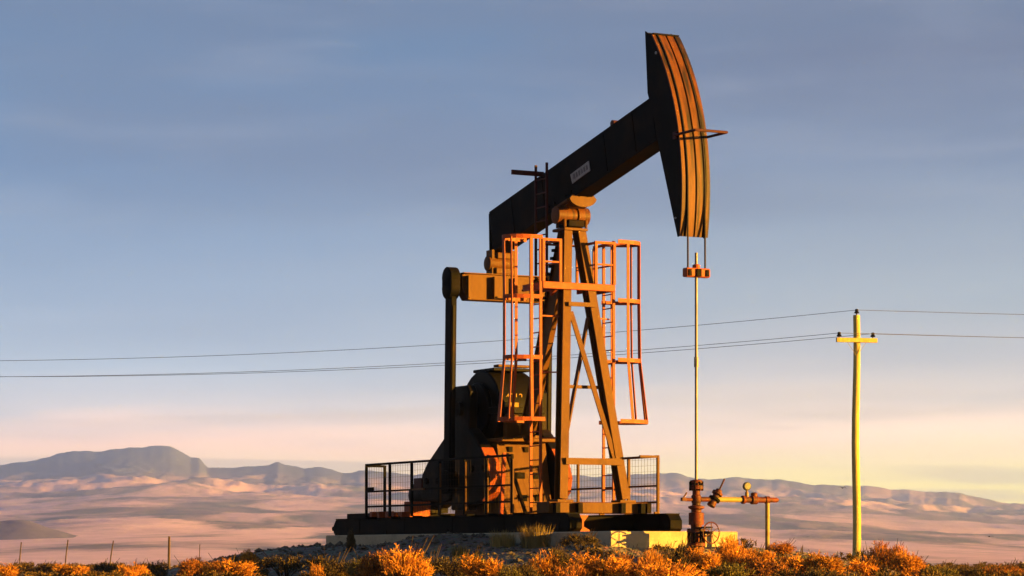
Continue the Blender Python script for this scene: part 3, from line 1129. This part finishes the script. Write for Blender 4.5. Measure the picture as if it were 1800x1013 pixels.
g1 = guard('guard_railing', 'dark mesh guard railing in front of the crank and counterweights', -1.62,
           [-6.92, -5.65, -4.50, -3.10, -1.88, -.84, .32], 'black')
for a in (-3.10, -1.88, -.84, .32):
    MB().bar((a + .048, -1.62, SK + .04), (a + .048, -1.62, 1.55), .03, .03).build('sunlit_post_edge', 'ochre', g1)  # ochre strips stand in for sunlight on the posts' right faces
MB().bar((-6.90, -1.60, 1.60), (-6.90, -1.15, 1.60), .05, .05, (0, 0, 1)).build('end_rail', 'black', g1)
MB().bar((-6.92, -1.15, SK + .16), (-6.92, -1.15, 1.62), .05, .05).build('post', 'black', g1)
for a in (-6.92, -5.65, -4.50, -3.10, -1.88, -.84, .32):
    MB().bar((a, -1.592, SK + .02), (a, -1.36, SK + .02), .05, .05, (0, 0, 1)).build('outrigger', 'black', g1)
cbx = MB().box((-4.35, -1.70, .98), (-3.75, -1.66, 1.02)).build('tray', 'ochre', g1)
MB().box((-4.25, -1.70, 1.021), (-3.85, -1.655, 1.25)).build('switch_box', 'darkred', g1, bevel=.01)
MB().box((-6.80, -1.66, .98), (-6.55, -1.60, 1.10)).build('latch', 'black', g1)
g2 = guard('guard_railing', 'orange mesh guard railing behind the right foot of the post', 1.45,
           [-6.0, -4.6, -3.4, -2.3, -1.18, -.06, 1.17], 'ochre')
for a in (-6.0, -4.6, -3.4, -2.3, -1.18, -.06, 1.17):
    MB().bar((a, 1.358, SK + .05), (a, 1.42, SK + .05), .05, .05, (0, 0, 1)).build('outrigger', 'ochre', g2)
MB().bar((1.17, 1.42, 1.62), (1.17, 1.0, 1.62), .05, .05, (0, 0, 1)).build('end_rail', 'ochre', g2)

# ------------------------------------------------------------------ polished rod and wellhead
WA = HR
rod = empty('polished_rod', site_world(WA, 0, .9), ROT)
tag(rod, 'long pale polished rod hanging from the carrier bar into the wellhead', 'rod')
MB().tube([(0, 0, -.2), (0, 0, 4.62)], .029, 12).build('rod_body', 'rod', rod, smooth=True)
MB().lathe([(.045, 2.35), (.045, 2.55)], (0, 0, 0), 'z', 10).build('coupling', 'rod', rod, smooth=True)

wh = empty('wellhead', site_world(WA, 0, -.9), ROT)
tag(wh, 'rust red wellhead with valves and handwheels in front of the concrete pad', 'wellhead')
o_ = .9
MB().lathe([(.20, -.3), (.21, .30), (.17, .36), (.17, .58), (.22, .60), (.22, .66), (.16, .68)], (0, 0, 0), 'z', 20).build('casing_head', 'redlead', wh, smooth=True).scale = (.84, .84, 1)
MB().lathe([(.14, .681), (.14, .86), (.22, .865), (.22, .93), (.13, .94), (.13, 1.02)], (0, 0, 0), 'z', 20).build('tubing_head', 'redlead', wh, smooth=True).scale = (.84, .84, 1)
MB().lathe([(.18, 1.02), (.18, 1.26), (.12, 1.27), (.12, 1.32), (.19, 1.35), (.19, 1.39), (.10, 1.41), (.10, 1.45)], (0, 0, 0), 'z', 20).build('flange_stack', 'redlead', wh, smooth=True).scale = (.84, .84, 1)
MB().lathe([(.10, 1.451), (.115, 1.47), (.115, 1.60), (.09, 1.62), (.09, 1.70)], (0, 0, 0), 'z', 20).build('pumping_tee', 'redlead', wh, smooth=True).scale = (.84, .84, 1)
MB().lathe([(.13, 1.701), (.13, 1.72), (.17, 1.73), (.17, 1.80), (.11, 1.81), (.11, 1.84), (.15, 1.85), (.15, 1.90), (.07, 1.92)], (0, 0, 0), 'z', 20).build('stuffing_box', 'redlead', wh, smooth=True).scale = (.84, .84, 1)
for k in range(8):
    t = 2 * math.pi * k / 8
    MB().lathe([(.022, .58), (.022, .95)], (.162 * math.cos(t), .162 * math.sin(t), 0), 'z', 6).build('stud_bolt', 'black', wh)
    MB().lathe([(.018, 1.70), (.018, 1.88)], (.128 * math.cos(t), .128 * math.sin(t), 0), 'z', 6).build('stud_bolt', 'black', wh)


def handwheel(c, axis, rad, parent, stem):
    w = MB().ring(c, axis, rad, .013, 28, 6).build('handwheel', 'redlead', parent, smooth=True)
    c = Vector(c)
    ax = Vector(axis).normalized()
    s = ax.cross(Vector((0, 0, 1))).normalized()
    u = ax.cross(s)
    mb = MB()
    for k in range(3):
        t = math.pi * k / 3 + .5
        d = (s * math.cos(t) + u * math.sin(t)) * rad
        mb.bar(c - d, c + d, .016, .010, ax)
    mb.build('spokes', 'redlead', w)
    MB().tube([c - ax * stem, c + ax * .05], .022, 8).build('valve_stem', 'redlead', parent, smooth=True)


handwheel((.46, .06, .86), (1, 0.15, 0), .21, wh, .36)
handwheel((.50, -.22, .20), (1, -.1, 0), .20, wh, .40)
for z in (.80, .88, .97):
    MB().box((.14, .02, z - .015), (.36, .16, z + .015)).build('valve_bolt', 'black', wh)
# bleed valve on the left
MB().tube([(0, -.10, 1.52), (0, -.26, 1.52)], .035, 10).build('bleed_pipe', 'redlead', wh, smooth=True)
MB().prism([(-.04, 1.49), (.04, 1.49), (.04, 1.56), (-.04, 1.56)], -.34, -.24).build('bleed_valve', 'redlead', wh)
MB().bar((.0, -.34, 1.50), (.0, -.22, 1.66), .03, .02, (1, 0, 0)).build('bleed_handle', 'redlead', wh)
# flow line to the right
MB().tube([(0, .09, 1.53), (0, .40, 1.53)], .05, 12).build('nipple', 'redlead', wh, smooth=True)
vb = MB().tube([(0, .34, 1.40), (0, .54, 1.72)], .085, 12, r1=.065).build('check_valve', 'redlead', wh, smooth=True)
MB().lathe([(.12, -.02), (.12, .03)], (0, 0, 0), 'z', 12).build('valve_flange', 'black', wh).matrix_local = Matrix.Translation((0, .42, 1.53)) @ Matrix.Rotation(R(-32), 4, 'X')
MB().lathe([(.11, -.02), (.11, .03)], (0, 0, 0), 'z', 12).build('valve_flange', 'redlead', wh).matrix_local = Matrix.Translation((0, .49, 1.645)) @ Matrix.Rotation(R(-32), 4, 'X')
MB().tube([(0, .53, 1.70), (0, .66, 1.94)], .018, 8).build('valve_lever', 'redlead', wh, smooth=True)
MB().tube([(0, .46, 1.53), (0, 1.08, 1.53)], .052, 12).build('flow_line', 'pipe', wh, smooth=True)
MB().lathe([(.085, 1.08), (.085, 1.13), (.06, 1.14), (.06, 1.28), (.09, 1.30), (.09, 1.42), (.06, 1.45), (.06, 1.62), (.075, 1.63), (.075, 1.72), (.05, 1.74), (.05, 1.90), (.03, 1.94)], (0, 0, 1.53), 'y', 14).build('line_end', 'redlead', wh, smooth=True)
MB().lathe([(.07, 1.58), (.07, 1.66), (.04, 1.68)], (0, 1.36, 0), 'z', 12).build('tee_cap', 'redlead', wh, smooth=True)
MB().lathe([(.025, 1.58), (.035, 1.60), (.035, 1.68), (.02, 1.69), (.02, 1.74)], (0, 1.19, 0), 'z', 10).build('gauge_stem', 'pipe', wh, smooth=True)
gd = MB().lathe([(.075, -.03), (.085, -.025), (.085, .025), (.075, .03)], (0, 1.19, 1.80), 'x', 18).build('gauge', 'glass', wh, smooth=True)
MB().lathe([(.065, .0305), (.065, .034)], (0, 1.19, 1.80), 'x', 18).build('gauge_face', 'glass', gd)
MB().tube([(0, 1.68, -.35), (0, 1.68, 1.47)], .045, 12).build('support_post', 'pipe', wh, smooth=True)

# ------------------------------------------------------------------ power pole and wires
PX, PY = 13.28, 108.0
gz = ground_h(PX, PY)
pole = empty('power_pole', (PX, PY, gz - .1))
tag(pole, 'wooden power pole with crossarm, sunlit yellow, right of the wellhead', 'power pole')
ph = CAM_Z + 9.28 - (gz - .1)
pts = [(0.03 * math.sin(i * .9), 0.0, ph * i / 10) for i in range(11)]
MB().tube(pts, .165, 16, r1=.13).build('shaft', 'pole', pole, smooth=True)
za = CAM_Z + 8.30 - (gz - .1)
ARM = Vector((math.cos(R(14)), math.sin(R(14)), 0))
MB().bar(Vector((0, -.19, za)) - ARM * .83, Vector((0, -.19, za)) + ARM * .83, .12, .17, (0, 1, 0)).build('crossarm', 'pole', pole, bevel=.01)
for s in (-1, 1):
    MB().bar(Vector((0, -.20, za - .06)) + ARM * (s * .40), Vector((s * .02, -.17, za - .58)), .03, .012, (0, 1, 0)).build('arm_brace', 'pole', pole)
ins_prof = [(.02, 0), (.02, .05), (.075, .06), (.085, .10), (.05, .13), (.06, .15), (.06, .19), (.03, .21)]
ins_at = [Vector((.02, 0, ph)), Vector((0, -.19, za + .065)) - ARM * .72, Vector((0, -.19, za + .065)) + ARM * .66]
for p in ins_at:
    MB().lathe([(r * 1.15, h * 1.15) for r, h in ins_prof], p, 'z', 12).build('insulator', 'insul', pole, smooth=True)

ends_l = [(-29.3, 120.0, -1.12), (-30.2, 119.0, -.90), (-28.6, 121.6, -.72)]
ends_r = [(62, 112, -.1), (61, 111.6, -.1), (63, 112.4, -.1)]
wl = ['thin dark wire at the very top of the power pole', 'thin dark wire on the left insulator of the crossarm',
      'thin dark wire on the right insulator of the crossarm']
for i, p in enumerate(ins_at):
    top = Vector((PX, PY, gz - .1)) + p + Vector((0, 0, .2))
    pts = []
    for k in range(40, 0, -1):
        t = k / 40
        q = Vector((top.x + (ends_l[i][0] - top.x) * t, top.y + (ends_l[i][1] - top.y) * t, top.z + ends_l[i][2] * t - 4 * .6 * t * (1 - t)))
        pts.append(q)
    pts.append(top)
    for k in range(1, 31):
        t = k / 30
        pts.append(Vector((top.x + (ends_r[i][0] - top.x) * t, top.y + (ends_r[i][1] - top.y) * t, top.z + ends_r[i][2] * t - 4 * .25 * t * (1 - t))))
    o = MB().tube(pts, .010, 5).build('power_line', 'wire')
    tag(o, wl[i], 'power line', 'wires on the power pole')

# ------------------------------------------------------------------ fence posts on the left


def from_view(px, Y):
    """ground point seen at image column px (1800 wide) at distance Y"""
    x = (px - 900) / 4920 * Y
    return x, Y


FENCE = [(33, 84, .95, 4, 'leaning thin fence post nearest the left edge of the picture', .022),
         (113, 84, .98, 6, 'leaning thin fence post, second from the left edge', .022),
         (191, 84, .95, 8, 'leaning thin fence post, third from the left edge', .022),
         (297, 84, 1.10, 0, 'upright thick dark fence post, tallest in the fence', .042),
         (350, 86, .85, 1, 'short thin pale fence post nearest the pump jack', .014)]
for px, Y, h, lean, lab, r in FENCE:
    x, y = from_view(px, Y)
    z = ground_h(x, y)
    fp = MB().tube([(0, 0, -.2), (math.tan(R(lean)) * h * .5, .0, h * .5), (math.tan(R(lean)) * h + .01, 0, h)], r, 8, r1=r * .8).build('fence_post', 'postwood')
    fp.location = (x, y, z)
    tag(fp, lab, 'fence post', 'posts of the wire fence on the left')

# ------------------------------------------------------------------ shrubs


def foliage(seed, n_sprig, spread, upright, leaf_len, leaf_w, n_leaf):
    """unit shrub, about 1 high and 1.2 wide: sprigs on the shells of several lobes"""
    rg = np.random.default_rng(seed)
    lobes = [(np.array([0, 0, .42]), .42)]
    for _ in range(7):
        t, rr = rg.uniform(0, 6.28), rg.uniform(.15, .38) * spread
        lobes.append((np.array([rr * math.cos(t), rr * math.sin(t), rg.uniform(.25, .62)]), rg.uniform(.18, .32)))
    V, Fc = [], []

    def quad(p, d, w, l):
        s = rg.normal(size=3)
        s -= d * (s @ d)
        s /= np.linalg.norm(s) + 1e-9
        o = len(V)
        V.extend([p - s * w * .5, p + s * w * .5, p + d * l + s * w * .25, p + d * l - s * w * .25])
        Fc.append((o, o + 1, o + 2, o + 3))
    for i in range(n_sprig):
        c, r = lobes[rg.integers(len(lobes))]
        d = rg.normal(size=3)
        d[2] = abs(d[2]) * 1.0 - .25
        d /= np.linalg.norm(d)
        p = c + d * r * rg.uniform(.55, 1.08)
        if p[2] < .01:
            continue
        g = d * (1 - upright) + np.array([0, 0, 1]) * upright + rg.normal(size=3) * .22
        g /= np.linalg.norm(g)
        L_ = rg.uniform(.10, .20)
        quad(p - g * L_, g, .010, L_)
        for k in range(n_leaf):
            q = p - g * L_ * rg.uniform(0, .9)
            dd = g + rg.normal(size=3) * .55
            dd /= np.linalg.norm(dd)
            quad(q, dd, leaf_w * rg.uniform(.6, 1.3), leaf_len * rg.uniform(.6, 1.3))
    return V, Fc


def stems(seed):
    rg = np.random.default_rng(seed)
    mb = MB()
    for _ in range(14):
        t, rr = rg.uniform(0, 6.28), rg.uniform(.15, .55)
        p = Vector((rr * math.cos(t), rr * math.sin(t), rg.uniform(.55, 1.02)))
        mb.tube([(0, 0, -.1), p * .5 + Vector((0, 0, .03)), p], .018, 5, r1=.006)
    return mb


def mesh_of(name, V, Fc):
    me = bpy.data.meshes.new(name)
    me.from_pydata([tuple(v) for v in V], [], Fc)
    return me


FOL = {}
for k, (ns, spd, upr, ll, lw, nl) in {'round': (1000, 1.05, .35, .060, .019, 6), 'spiky': (900, 1.1, .6, .080, .014, 6), 'loose': (420, 1.25, .45, .075, .020, 5), 'low': (480, 1.4, .4, .06, .02, 5)}.items():
    FOL[k] = [mesh_of('foliage', *foliage(11 + 7 * j + len(k), ns, spd, upr, ll, lw, nl)) for j in range(2)]
STEM = [stems(5), stems(9)]
STEM_ME = []
for s_ in STEM:
    o = s_.build('stem', 'stem')
    STEM_ME.append(o.data)
    bpy.data.objects.remove(o)
FOL_MAT = {}


def fol_mesh(kind, var, mat):
    key = (kind, var, mat)
    if key not in FOL_MAT:
        me = FOL[kind][var].copy()
        me.materials.clear()
        me.materials.append(M[mat])
        FOL_MAT[key] = me
    return FOL_MAT[key]


def shrub(px, Y, h, w, kind, mat, label, var=0, rz=0.0, name='shrub', sink=.05, group=None):
    x, y = from_view(px, Y)
    r = empty(name, (x, y, ground_h(x, y) - sink), rz)
    f = bpy.data.objects.new('foliage', fol_mesh(kind, var, mat))
    C.objects.link(f)
    f.parent = r
    f.scale = (w * 1.1, w * 1.1, h)
    s = bpy.data.objects.new('stem', STEM_ME[var])
    C.objects.link(s)
    s.parent = r
    s.scale = (w, w, h)
    tag(r, label, 'shrub', group or 'desert shrubs')
    return r


# column, distance, row of the crown's top, width, look, colour, label
SHRUBS = [
    (664, 47.5, 972, .80, 'spiky', 'leaf_rust', 'rust brown spiky shrub, left half of the big clump before the pad', 0, .3),
    (708, 47.0, 957, .98, 'spiky', 'leaf_gold', 'big bright orange shrub in front of the left half of the pad', 1, 1.2),
    (852, 47.0, 979, .66, 'round', 'leaf_gold', 'rounded orange shrub in front of the middle of the pad', 0, 2.0),
    (893, 45.5, 990, .42, 'loose', 'leaf_green', 'small olive green shrub between two orange ones before the pad', 0, .1),
    (958, 47.2, 966, .64, 'round', 'leaf_gold', 'bright orange shrub below the tall grass tuft on the pad', 1, .8),
    (1005, 46.5, 984, .45, 'loose', 'leaf_rust', 'low rusty shrub left of the broad orange dome shrub', 1, .4),
    (1062, 47.0, 976, .95, 'round', 'leaf_gold', 'broad orange dome shrub below the near corner of the pad', 0, 1.9),
    (1120, 48.5, 976, .62, 'loose', 'leaf_rust', 'thin twiggy rust shrub below the sunlit pad end', 0, 2.4),
    (1178, 46.5, 982, 1.05, 'round', 'leaf_gold', 'wide low golden shrub at the foot of the wellhead', 1, .5),
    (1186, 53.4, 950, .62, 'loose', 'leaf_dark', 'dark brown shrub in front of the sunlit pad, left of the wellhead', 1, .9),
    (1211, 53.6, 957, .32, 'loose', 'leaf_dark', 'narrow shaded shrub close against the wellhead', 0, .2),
    (1284, 53.4, 946, .74, 'spiky', 'leaf_gold', 'tall orange shrub right of the wellhead, below the handwheel', 0, .6),
    (1316, 52.8, 966, .60, 'spiky', 'leaf_rust', 'reddish shrub between the wellhead and the flow line post', 1, 1.6),
    (1338, 55.0, 966, .62, 'round', 'leaf_gold', 'orange shrub close to the left side of the flow line post', 0, 2.0),
    (1372, 56.0, 970, .60, 'round', 'leaf_rust', 'rusty rounded shrub close to the right side of the flow line post', 1, .7),
    (640, 51.0, 978, .55, 'low', 'leaf_green', 'low green brown shrub left of the big clump before the pad', 1, 1.1),
    (752, 50.5, 968, .60, 'low', 'leaf_dark', 'dark shrub on the gravel behind the big orange clump', 1, 2.1),
    (828, 52.0, 966, .50, 'loose', 'leaf_green', 'olive twiggy shrub on the gravel slope above the rounded orange shrub', 1, .5),
    (1088, 51.5, 968, .70, 'round', 'leaf_gold', 'orange shrub just below the corner where the pad turns sunlit', 1, .9),
    (1150, 50.5, 970, .62, 'spiky', 'leaf_gold', 'spiky golden shrub in front of the sunlit pad end', 0, .8),
    (1240, 51.0, 966, .66, 'round', 'leaf_gold', 'golden shrub covering the foot of the wellhead', 0, 1.5),
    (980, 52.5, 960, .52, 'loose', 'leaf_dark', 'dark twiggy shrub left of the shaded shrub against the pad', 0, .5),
    (1285, 48.0, 985, .70, 'low', 'leaf_green', 'low green shrub below the flow line', 0, .6),
    (1350, 50.0, 980, .72, 'low', 'leaf_rust', 'low rusty shrub at the foot of the flow line post', 1, .6),
    (1398, 53.0, 971, 1.0, 'round', 'leaf_gold', 'broad orange shrub right of the flow line post', 1, 2.6),
    (1452, 52.0, 974, .85, 'round', 'leaf_gold', 'orange shrub just left of the power pole', 0, 1.1),
    (1416, 47.0, 994, .80, 'low', 'leaf_dark', 'low dark shrub at the bottom edge between flow line post and power pole', 0, 2.1),
    (1533, 62.0, 960, .62, 'loose', 'leaf_dark', 'dark shrub touching the right side of the power pole', 0, 1.4),
    (1568, 60.0, 955, .66, 'spiky', 'leaf_rust', 'tallest rusty orange shrub right of the power pole', 0, 2.2),
    (1522, 53.0, 976, .74, 'round', 'leaf_gold', 'orange shrub in front of the foot of the power pole', 1, .5),
    (1598, 53.0, 972, .78, 'round', 'leaf_gold', 'orange shrub sloping down right of the power pole clump', 0, .9),
    (1650, 50.0, 991, .60, 'low', 'leaf_green', 'low green shrub at the right end of the power pole clump', 1, .9),
    (1700, 56.0, 996, .8, 'low', 'leaf_dark', 'low dark shrub left of the right hand corner shrubs', 0, .9),
    (1762, 56.0, 990, .74, 'loose', 'leaf_rust', 'rusty shrub near the right edge of the picture', 1, .3),
    (1797, 58.0, 985, .58, 'loose', 'leaf_dark', 'dark shrub cut by the right edge of the picture', 0, 1.3),
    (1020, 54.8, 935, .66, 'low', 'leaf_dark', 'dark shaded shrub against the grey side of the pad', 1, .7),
    (555, 49.0, 989, .26, 'loose', 'leaf_gold', 'small lone orange shrub left of the pad mound', 0, .1),
    (436, 62.0, 968, .50, 'spiky', 'leaf_gold', 'orange shrub standing highest left of the pad mound', 0, .7),
    (400, 54.0, 980, .88, 'round', 'leaf_gold', 'wide orange shrub right of the thick fence post', 1, 2.7),
    (338, 58.0, 982, .70, 'round', 'leaf_rust', 'rusty shrub between the thick fence post and the pale thin one', 0, .4),
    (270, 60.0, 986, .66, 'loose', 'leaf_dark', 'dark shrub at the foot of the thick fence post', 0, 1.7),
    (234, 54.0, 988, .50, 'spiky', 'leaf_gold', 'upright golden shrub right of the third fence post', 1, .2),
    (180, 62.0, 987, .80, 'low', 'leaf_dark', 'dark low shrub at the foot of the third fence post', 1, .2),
    (130, 56.0, 993, .70, 'round', 'leaf_gold', 'golden shrub at the foot of the second fence post', 0, 1.9),
    (66, 62.0, 990, .80, 'loose', 'leaf_rust', 'rusty shrub between the first two fence posts', 1, 1.2),
    (10, 56.0, 989, .60, 'round', 'leaf_gold', 'golden shrub in the lower left corner of the picture', 1, .9),
    (500, 58.0, 972, .95, 'low', 'leaf_dark', 'dark shaded shrub on the left slope of the mound', 0, .9),
    (580, 52.0, 972, .80, 'low', 'leaf_dark', 'dark low shrub below the left end of the pad', 1, 1.9),
    (790, 48.5, 974, .70, 'low', 'leaf_dark', 'dark shrub right of the big orange clump before the pad', 0, 2.9),
    (925, 46.0, 990, .50, 'loose', 'leaf_dark', 'small dark twiggy shrub left of the bright shrub below the grass tuft', 1, 2.2),
]
for px, Y, top, w, kind, mat, lab, var, rz in SHRUBS:
    h = max(.34, CAM_Z + (977 - top) / 4920 * Y - ground_h(*from_view(px, Y)) + .05) * 1.16
    shrub(px, Y, h, w, kind, mat, lab, var, rz)
# upright dark shrub beside the pad's left end
shrub(616, 61.5, .62, .20, 'spiky', 'leaf_dark', 'narrow dark upright shrub against the left end of the pad', 0, .4)


def tuft(px, Y, h, w, n, seed, label):
    rg = np.random.default_rng(seed)
    V, Fc = [], []
    for i in range(n):
        t, rr = rg.uniform(0, 6.28), w * .5 * math.sqrt(rg.uniform(0, 1))
        b = np.array([rr * math.cos(t), rr * math.sin(t), 0])
        lean = np.array([math.cos(t), math.sin(t), 0]) * rg.uniform(0, .35) + rg.normal(size=3) * .06
        hh_ = h * rg.uniform(.5, 1.05)
        s = np.array([math.cos(t + 1.57), math.sin(t + 1.57), 0]) * .008
        m_ = b + np.array([0, 0, hh_ * .55]) + lean * hh_ * .3
        e = b + np.array([0, 0, hh_]) + lean * hh_
        o = len(V)
        V += [b - s, b + s, m_ + s * .8, m_ - s * .8, e]
        Fc += [(o, o + 1, o + 2, o + 3), (o + 3, o + 2, o + 4)]
    me = mesh_of('grass_tuft', V, Fc)
    me.materials.append(M['grass'])
    ob = bpy.data.objects.new('grass_tuft', me)
    C.objects.link(ob)
    x, y = from_view(px, Y)
    ob.location = (x, y, ground_h(x, y) - .03)
    tag(ob, label, 'grass tuft', 'dry grass tufts on the mound')


tuft(942, 57.2, .52, .62, 420, 3, 'tall dry yellow grass tuft beside the pad, right of the shorter tuft')
tuft(884, 58.2, .40, .55, 320, 4, 'shorter greenish dry grass tuft beside the pad, left of the taller')
tuft(808, 57.0, .30, .40, 160, 6, 'small dry grass tuft low on the shaded mound')

# dry dead branch poking up right of the flow line post
tw = MB()
for p in ([(0, 0, 0), (-.02, 0, .42), (-.18, 0, .50), (-.30, 0, .56)], [(-.02, 0, .42), (.12, 0, .47), (.20, 0, .48)], [(.20, 0, .47), (.21, 0, .66)]):
    tw.tube(p, .012, 5, r1=.006)
o = tw.build('dead_branch', 'orange')
x, y = from_view(1393, 56.5)
o.location = (x, y, .36)
o.data.materials.clear()
o.data.materials.append(M['stem'])
tag(o, 'thin dry forked branch above the shrubs right of the flow line post', 'branch')


# ------------------------------------------------------------------ uncountable cover: low scrub and stones
def low_scrub():
    rg = np.random.default_rng(77)
    protos = []
    for j in range(4):
        V, Fc = foliage(200 + j, 60, 1.2, .5, .16, .05, 4)
        protos.append((np.array(V), np.array(Fc)))
    VV, FF, off = [], [], 0
    n = 0
    while n < 900:
        Y = rg.uniform(43, 125)
        px = rg.uniform(-260, 2060)
        x, y = from_view(px, Y)
        a, b = site_local(x, y)
        if PAD[0] - 3 < a < PAD[1] + .7 and PAD[2] - 3.2 < b < PAD[3] + 1.5:
            continue
        V, Fc = protos[rg.integers(4)]
        s = rg.uniform(.20, .40)
        t = rg.uniform(0, 6.28)
        Rm = np.array([[math.cos(t), -math.sin(t), 0], [math.sin(t), math.cos(t), 0], [0, 0, 1]])
        W = (V * np.array([s * 1.35, s * 1.35, s])) @ Rm.T + np.array([x, y, ground_h(x, y) - .04])
        VV.append(W)
        FF.append(Fc + off)
        off += len(W)
        n += 1
    V = np.concatenate(VV)
    Fc = np.concatenate(FF)
    me = bpy.data.meshes.new('low_scrub')
    me.from_pydata(V.tolist(), [], Fc.tolist())
    me.materials.append(M['leaf_mix'])
    ob = bpy.data.objects.new('low_scrub', me)
    C.objects.link(ob)
    tag(ob, 'low dry scrub covering the plain between the shrubs', 'scrub', kind='stuff')


M['leaf_mix'] = leafy('mixed_scrub', [(0.04, 0.036, 0.016), (0.13, 0.07, 0.022), (0.07, 0.058, 0.022), (0.20, 0.105, 0.025), (0.05, 0.042, 0.02), (0.10, 0.06, 0.022)])
low_scrub()


def gravel():
    rg = np.random.default_rng(5)
    V, Fc = [], []
    base = np.array([(0, 0, 1), (1, 0, 0), (0, 1, 0), (-1, 0, 0), (0, -1, 0), (0, 0, -1)], float)
    tri = [(0, 1, 2), (0, 2, 3), (0, 3, 4), (0, 4, 1), (5, 2, 1), (5, 3, 2), (5, 4, 3), (5, 1, 4)]
    n = 0
    while n < 1500:
        a = rg.uniform(PAD[0] - 4, PAD[1] + 3)
        b = -1.55 - abs(rg.normal()) * 2.0
        p = site_world(a, b)
        s = float(np.clip(rg.lognormal(-3.5, .5), .015, .12))
        vv = base * s * rg.uniform(.6, 1.3, (6, 1)) * np.array([1.2, 1, .7])
        t = rg.uniform(0, 6.28)
        Rm = np.array([[math.cos(t), -math.sin(t), 0], [math.sin(t), math.cos(t), 0], [0, 0, 1]])
        vv = vv @ Rm.T + np.array([p.x, p.y, ground_h(p.x, p.y) + s * .2])
        o = len(V)
        V += vv.tolist()
        Fc += [tuple(i + o for i in f) for f in tri]
        n += 1
    me = mesh_of('gravel', V, Fc)
    me.materials.append(M['stone'])
    ob = bpy.data.objects.new('gravel', me)
    C.objects.link(ob)
    tag(ob, 'grey rubble and stones on the shaded slope of the mound', 'gravel', kind='stuff')


gravel()


# ------------------------------------------------------------------ two far birds
def bird(px, py, Y, span, bank, label):
    k = Y / 4920
    x, z = (px - 900) * k, CAM_Z + (977 - py) * k
    r = empty('bird', (x, Y, z), R(20))
    tag(r, label, 'bird', 'birds over the plain')
    s = span / 2
    MB().lathe([(.01, -.28 * s), (.09 * s, -.15 * s), (.11 * s, .05 * s), (.07 * s, .22 * s), (.03 * s, .32 * s)], (0, 0, 0), 'y', 8).build('body', 'bird', r, smooth=True)
    for d in (-1, 1):
        mb = MB()
        top = [(0, -.12 * s, 0), (0, .14 * s, 0), (d * .5 * s, .16 * s, bank * .16 * s), (d * .5 * s, -.10 * s, bank * .16 * s), (d * s, -.02 * s, -d * bank * .10 * s)]
        vs = top + [(x_, y_, z_ - .025 * s) for x_, y_, z_ in top]
        mb.add(vs, [(0, 1, 2, 3), (3, 2, 4), (8, 7, 6, 5), (9, 7, 8), (1, 0, 5, 6), (2, 1, 6, 7), (4, 2, 7, 9), (3, 4, 9, 8), (0, 3, 8, 5)])
        mb.build('wing', 'bird', r)


bird(1481, 858, 190, .62, 1.6, 'dark bird gliding just left of the power pole above the ridge')
bird(1739, 943, 210, .75, .4, 'dark bird flying low over the plain near the right edge')
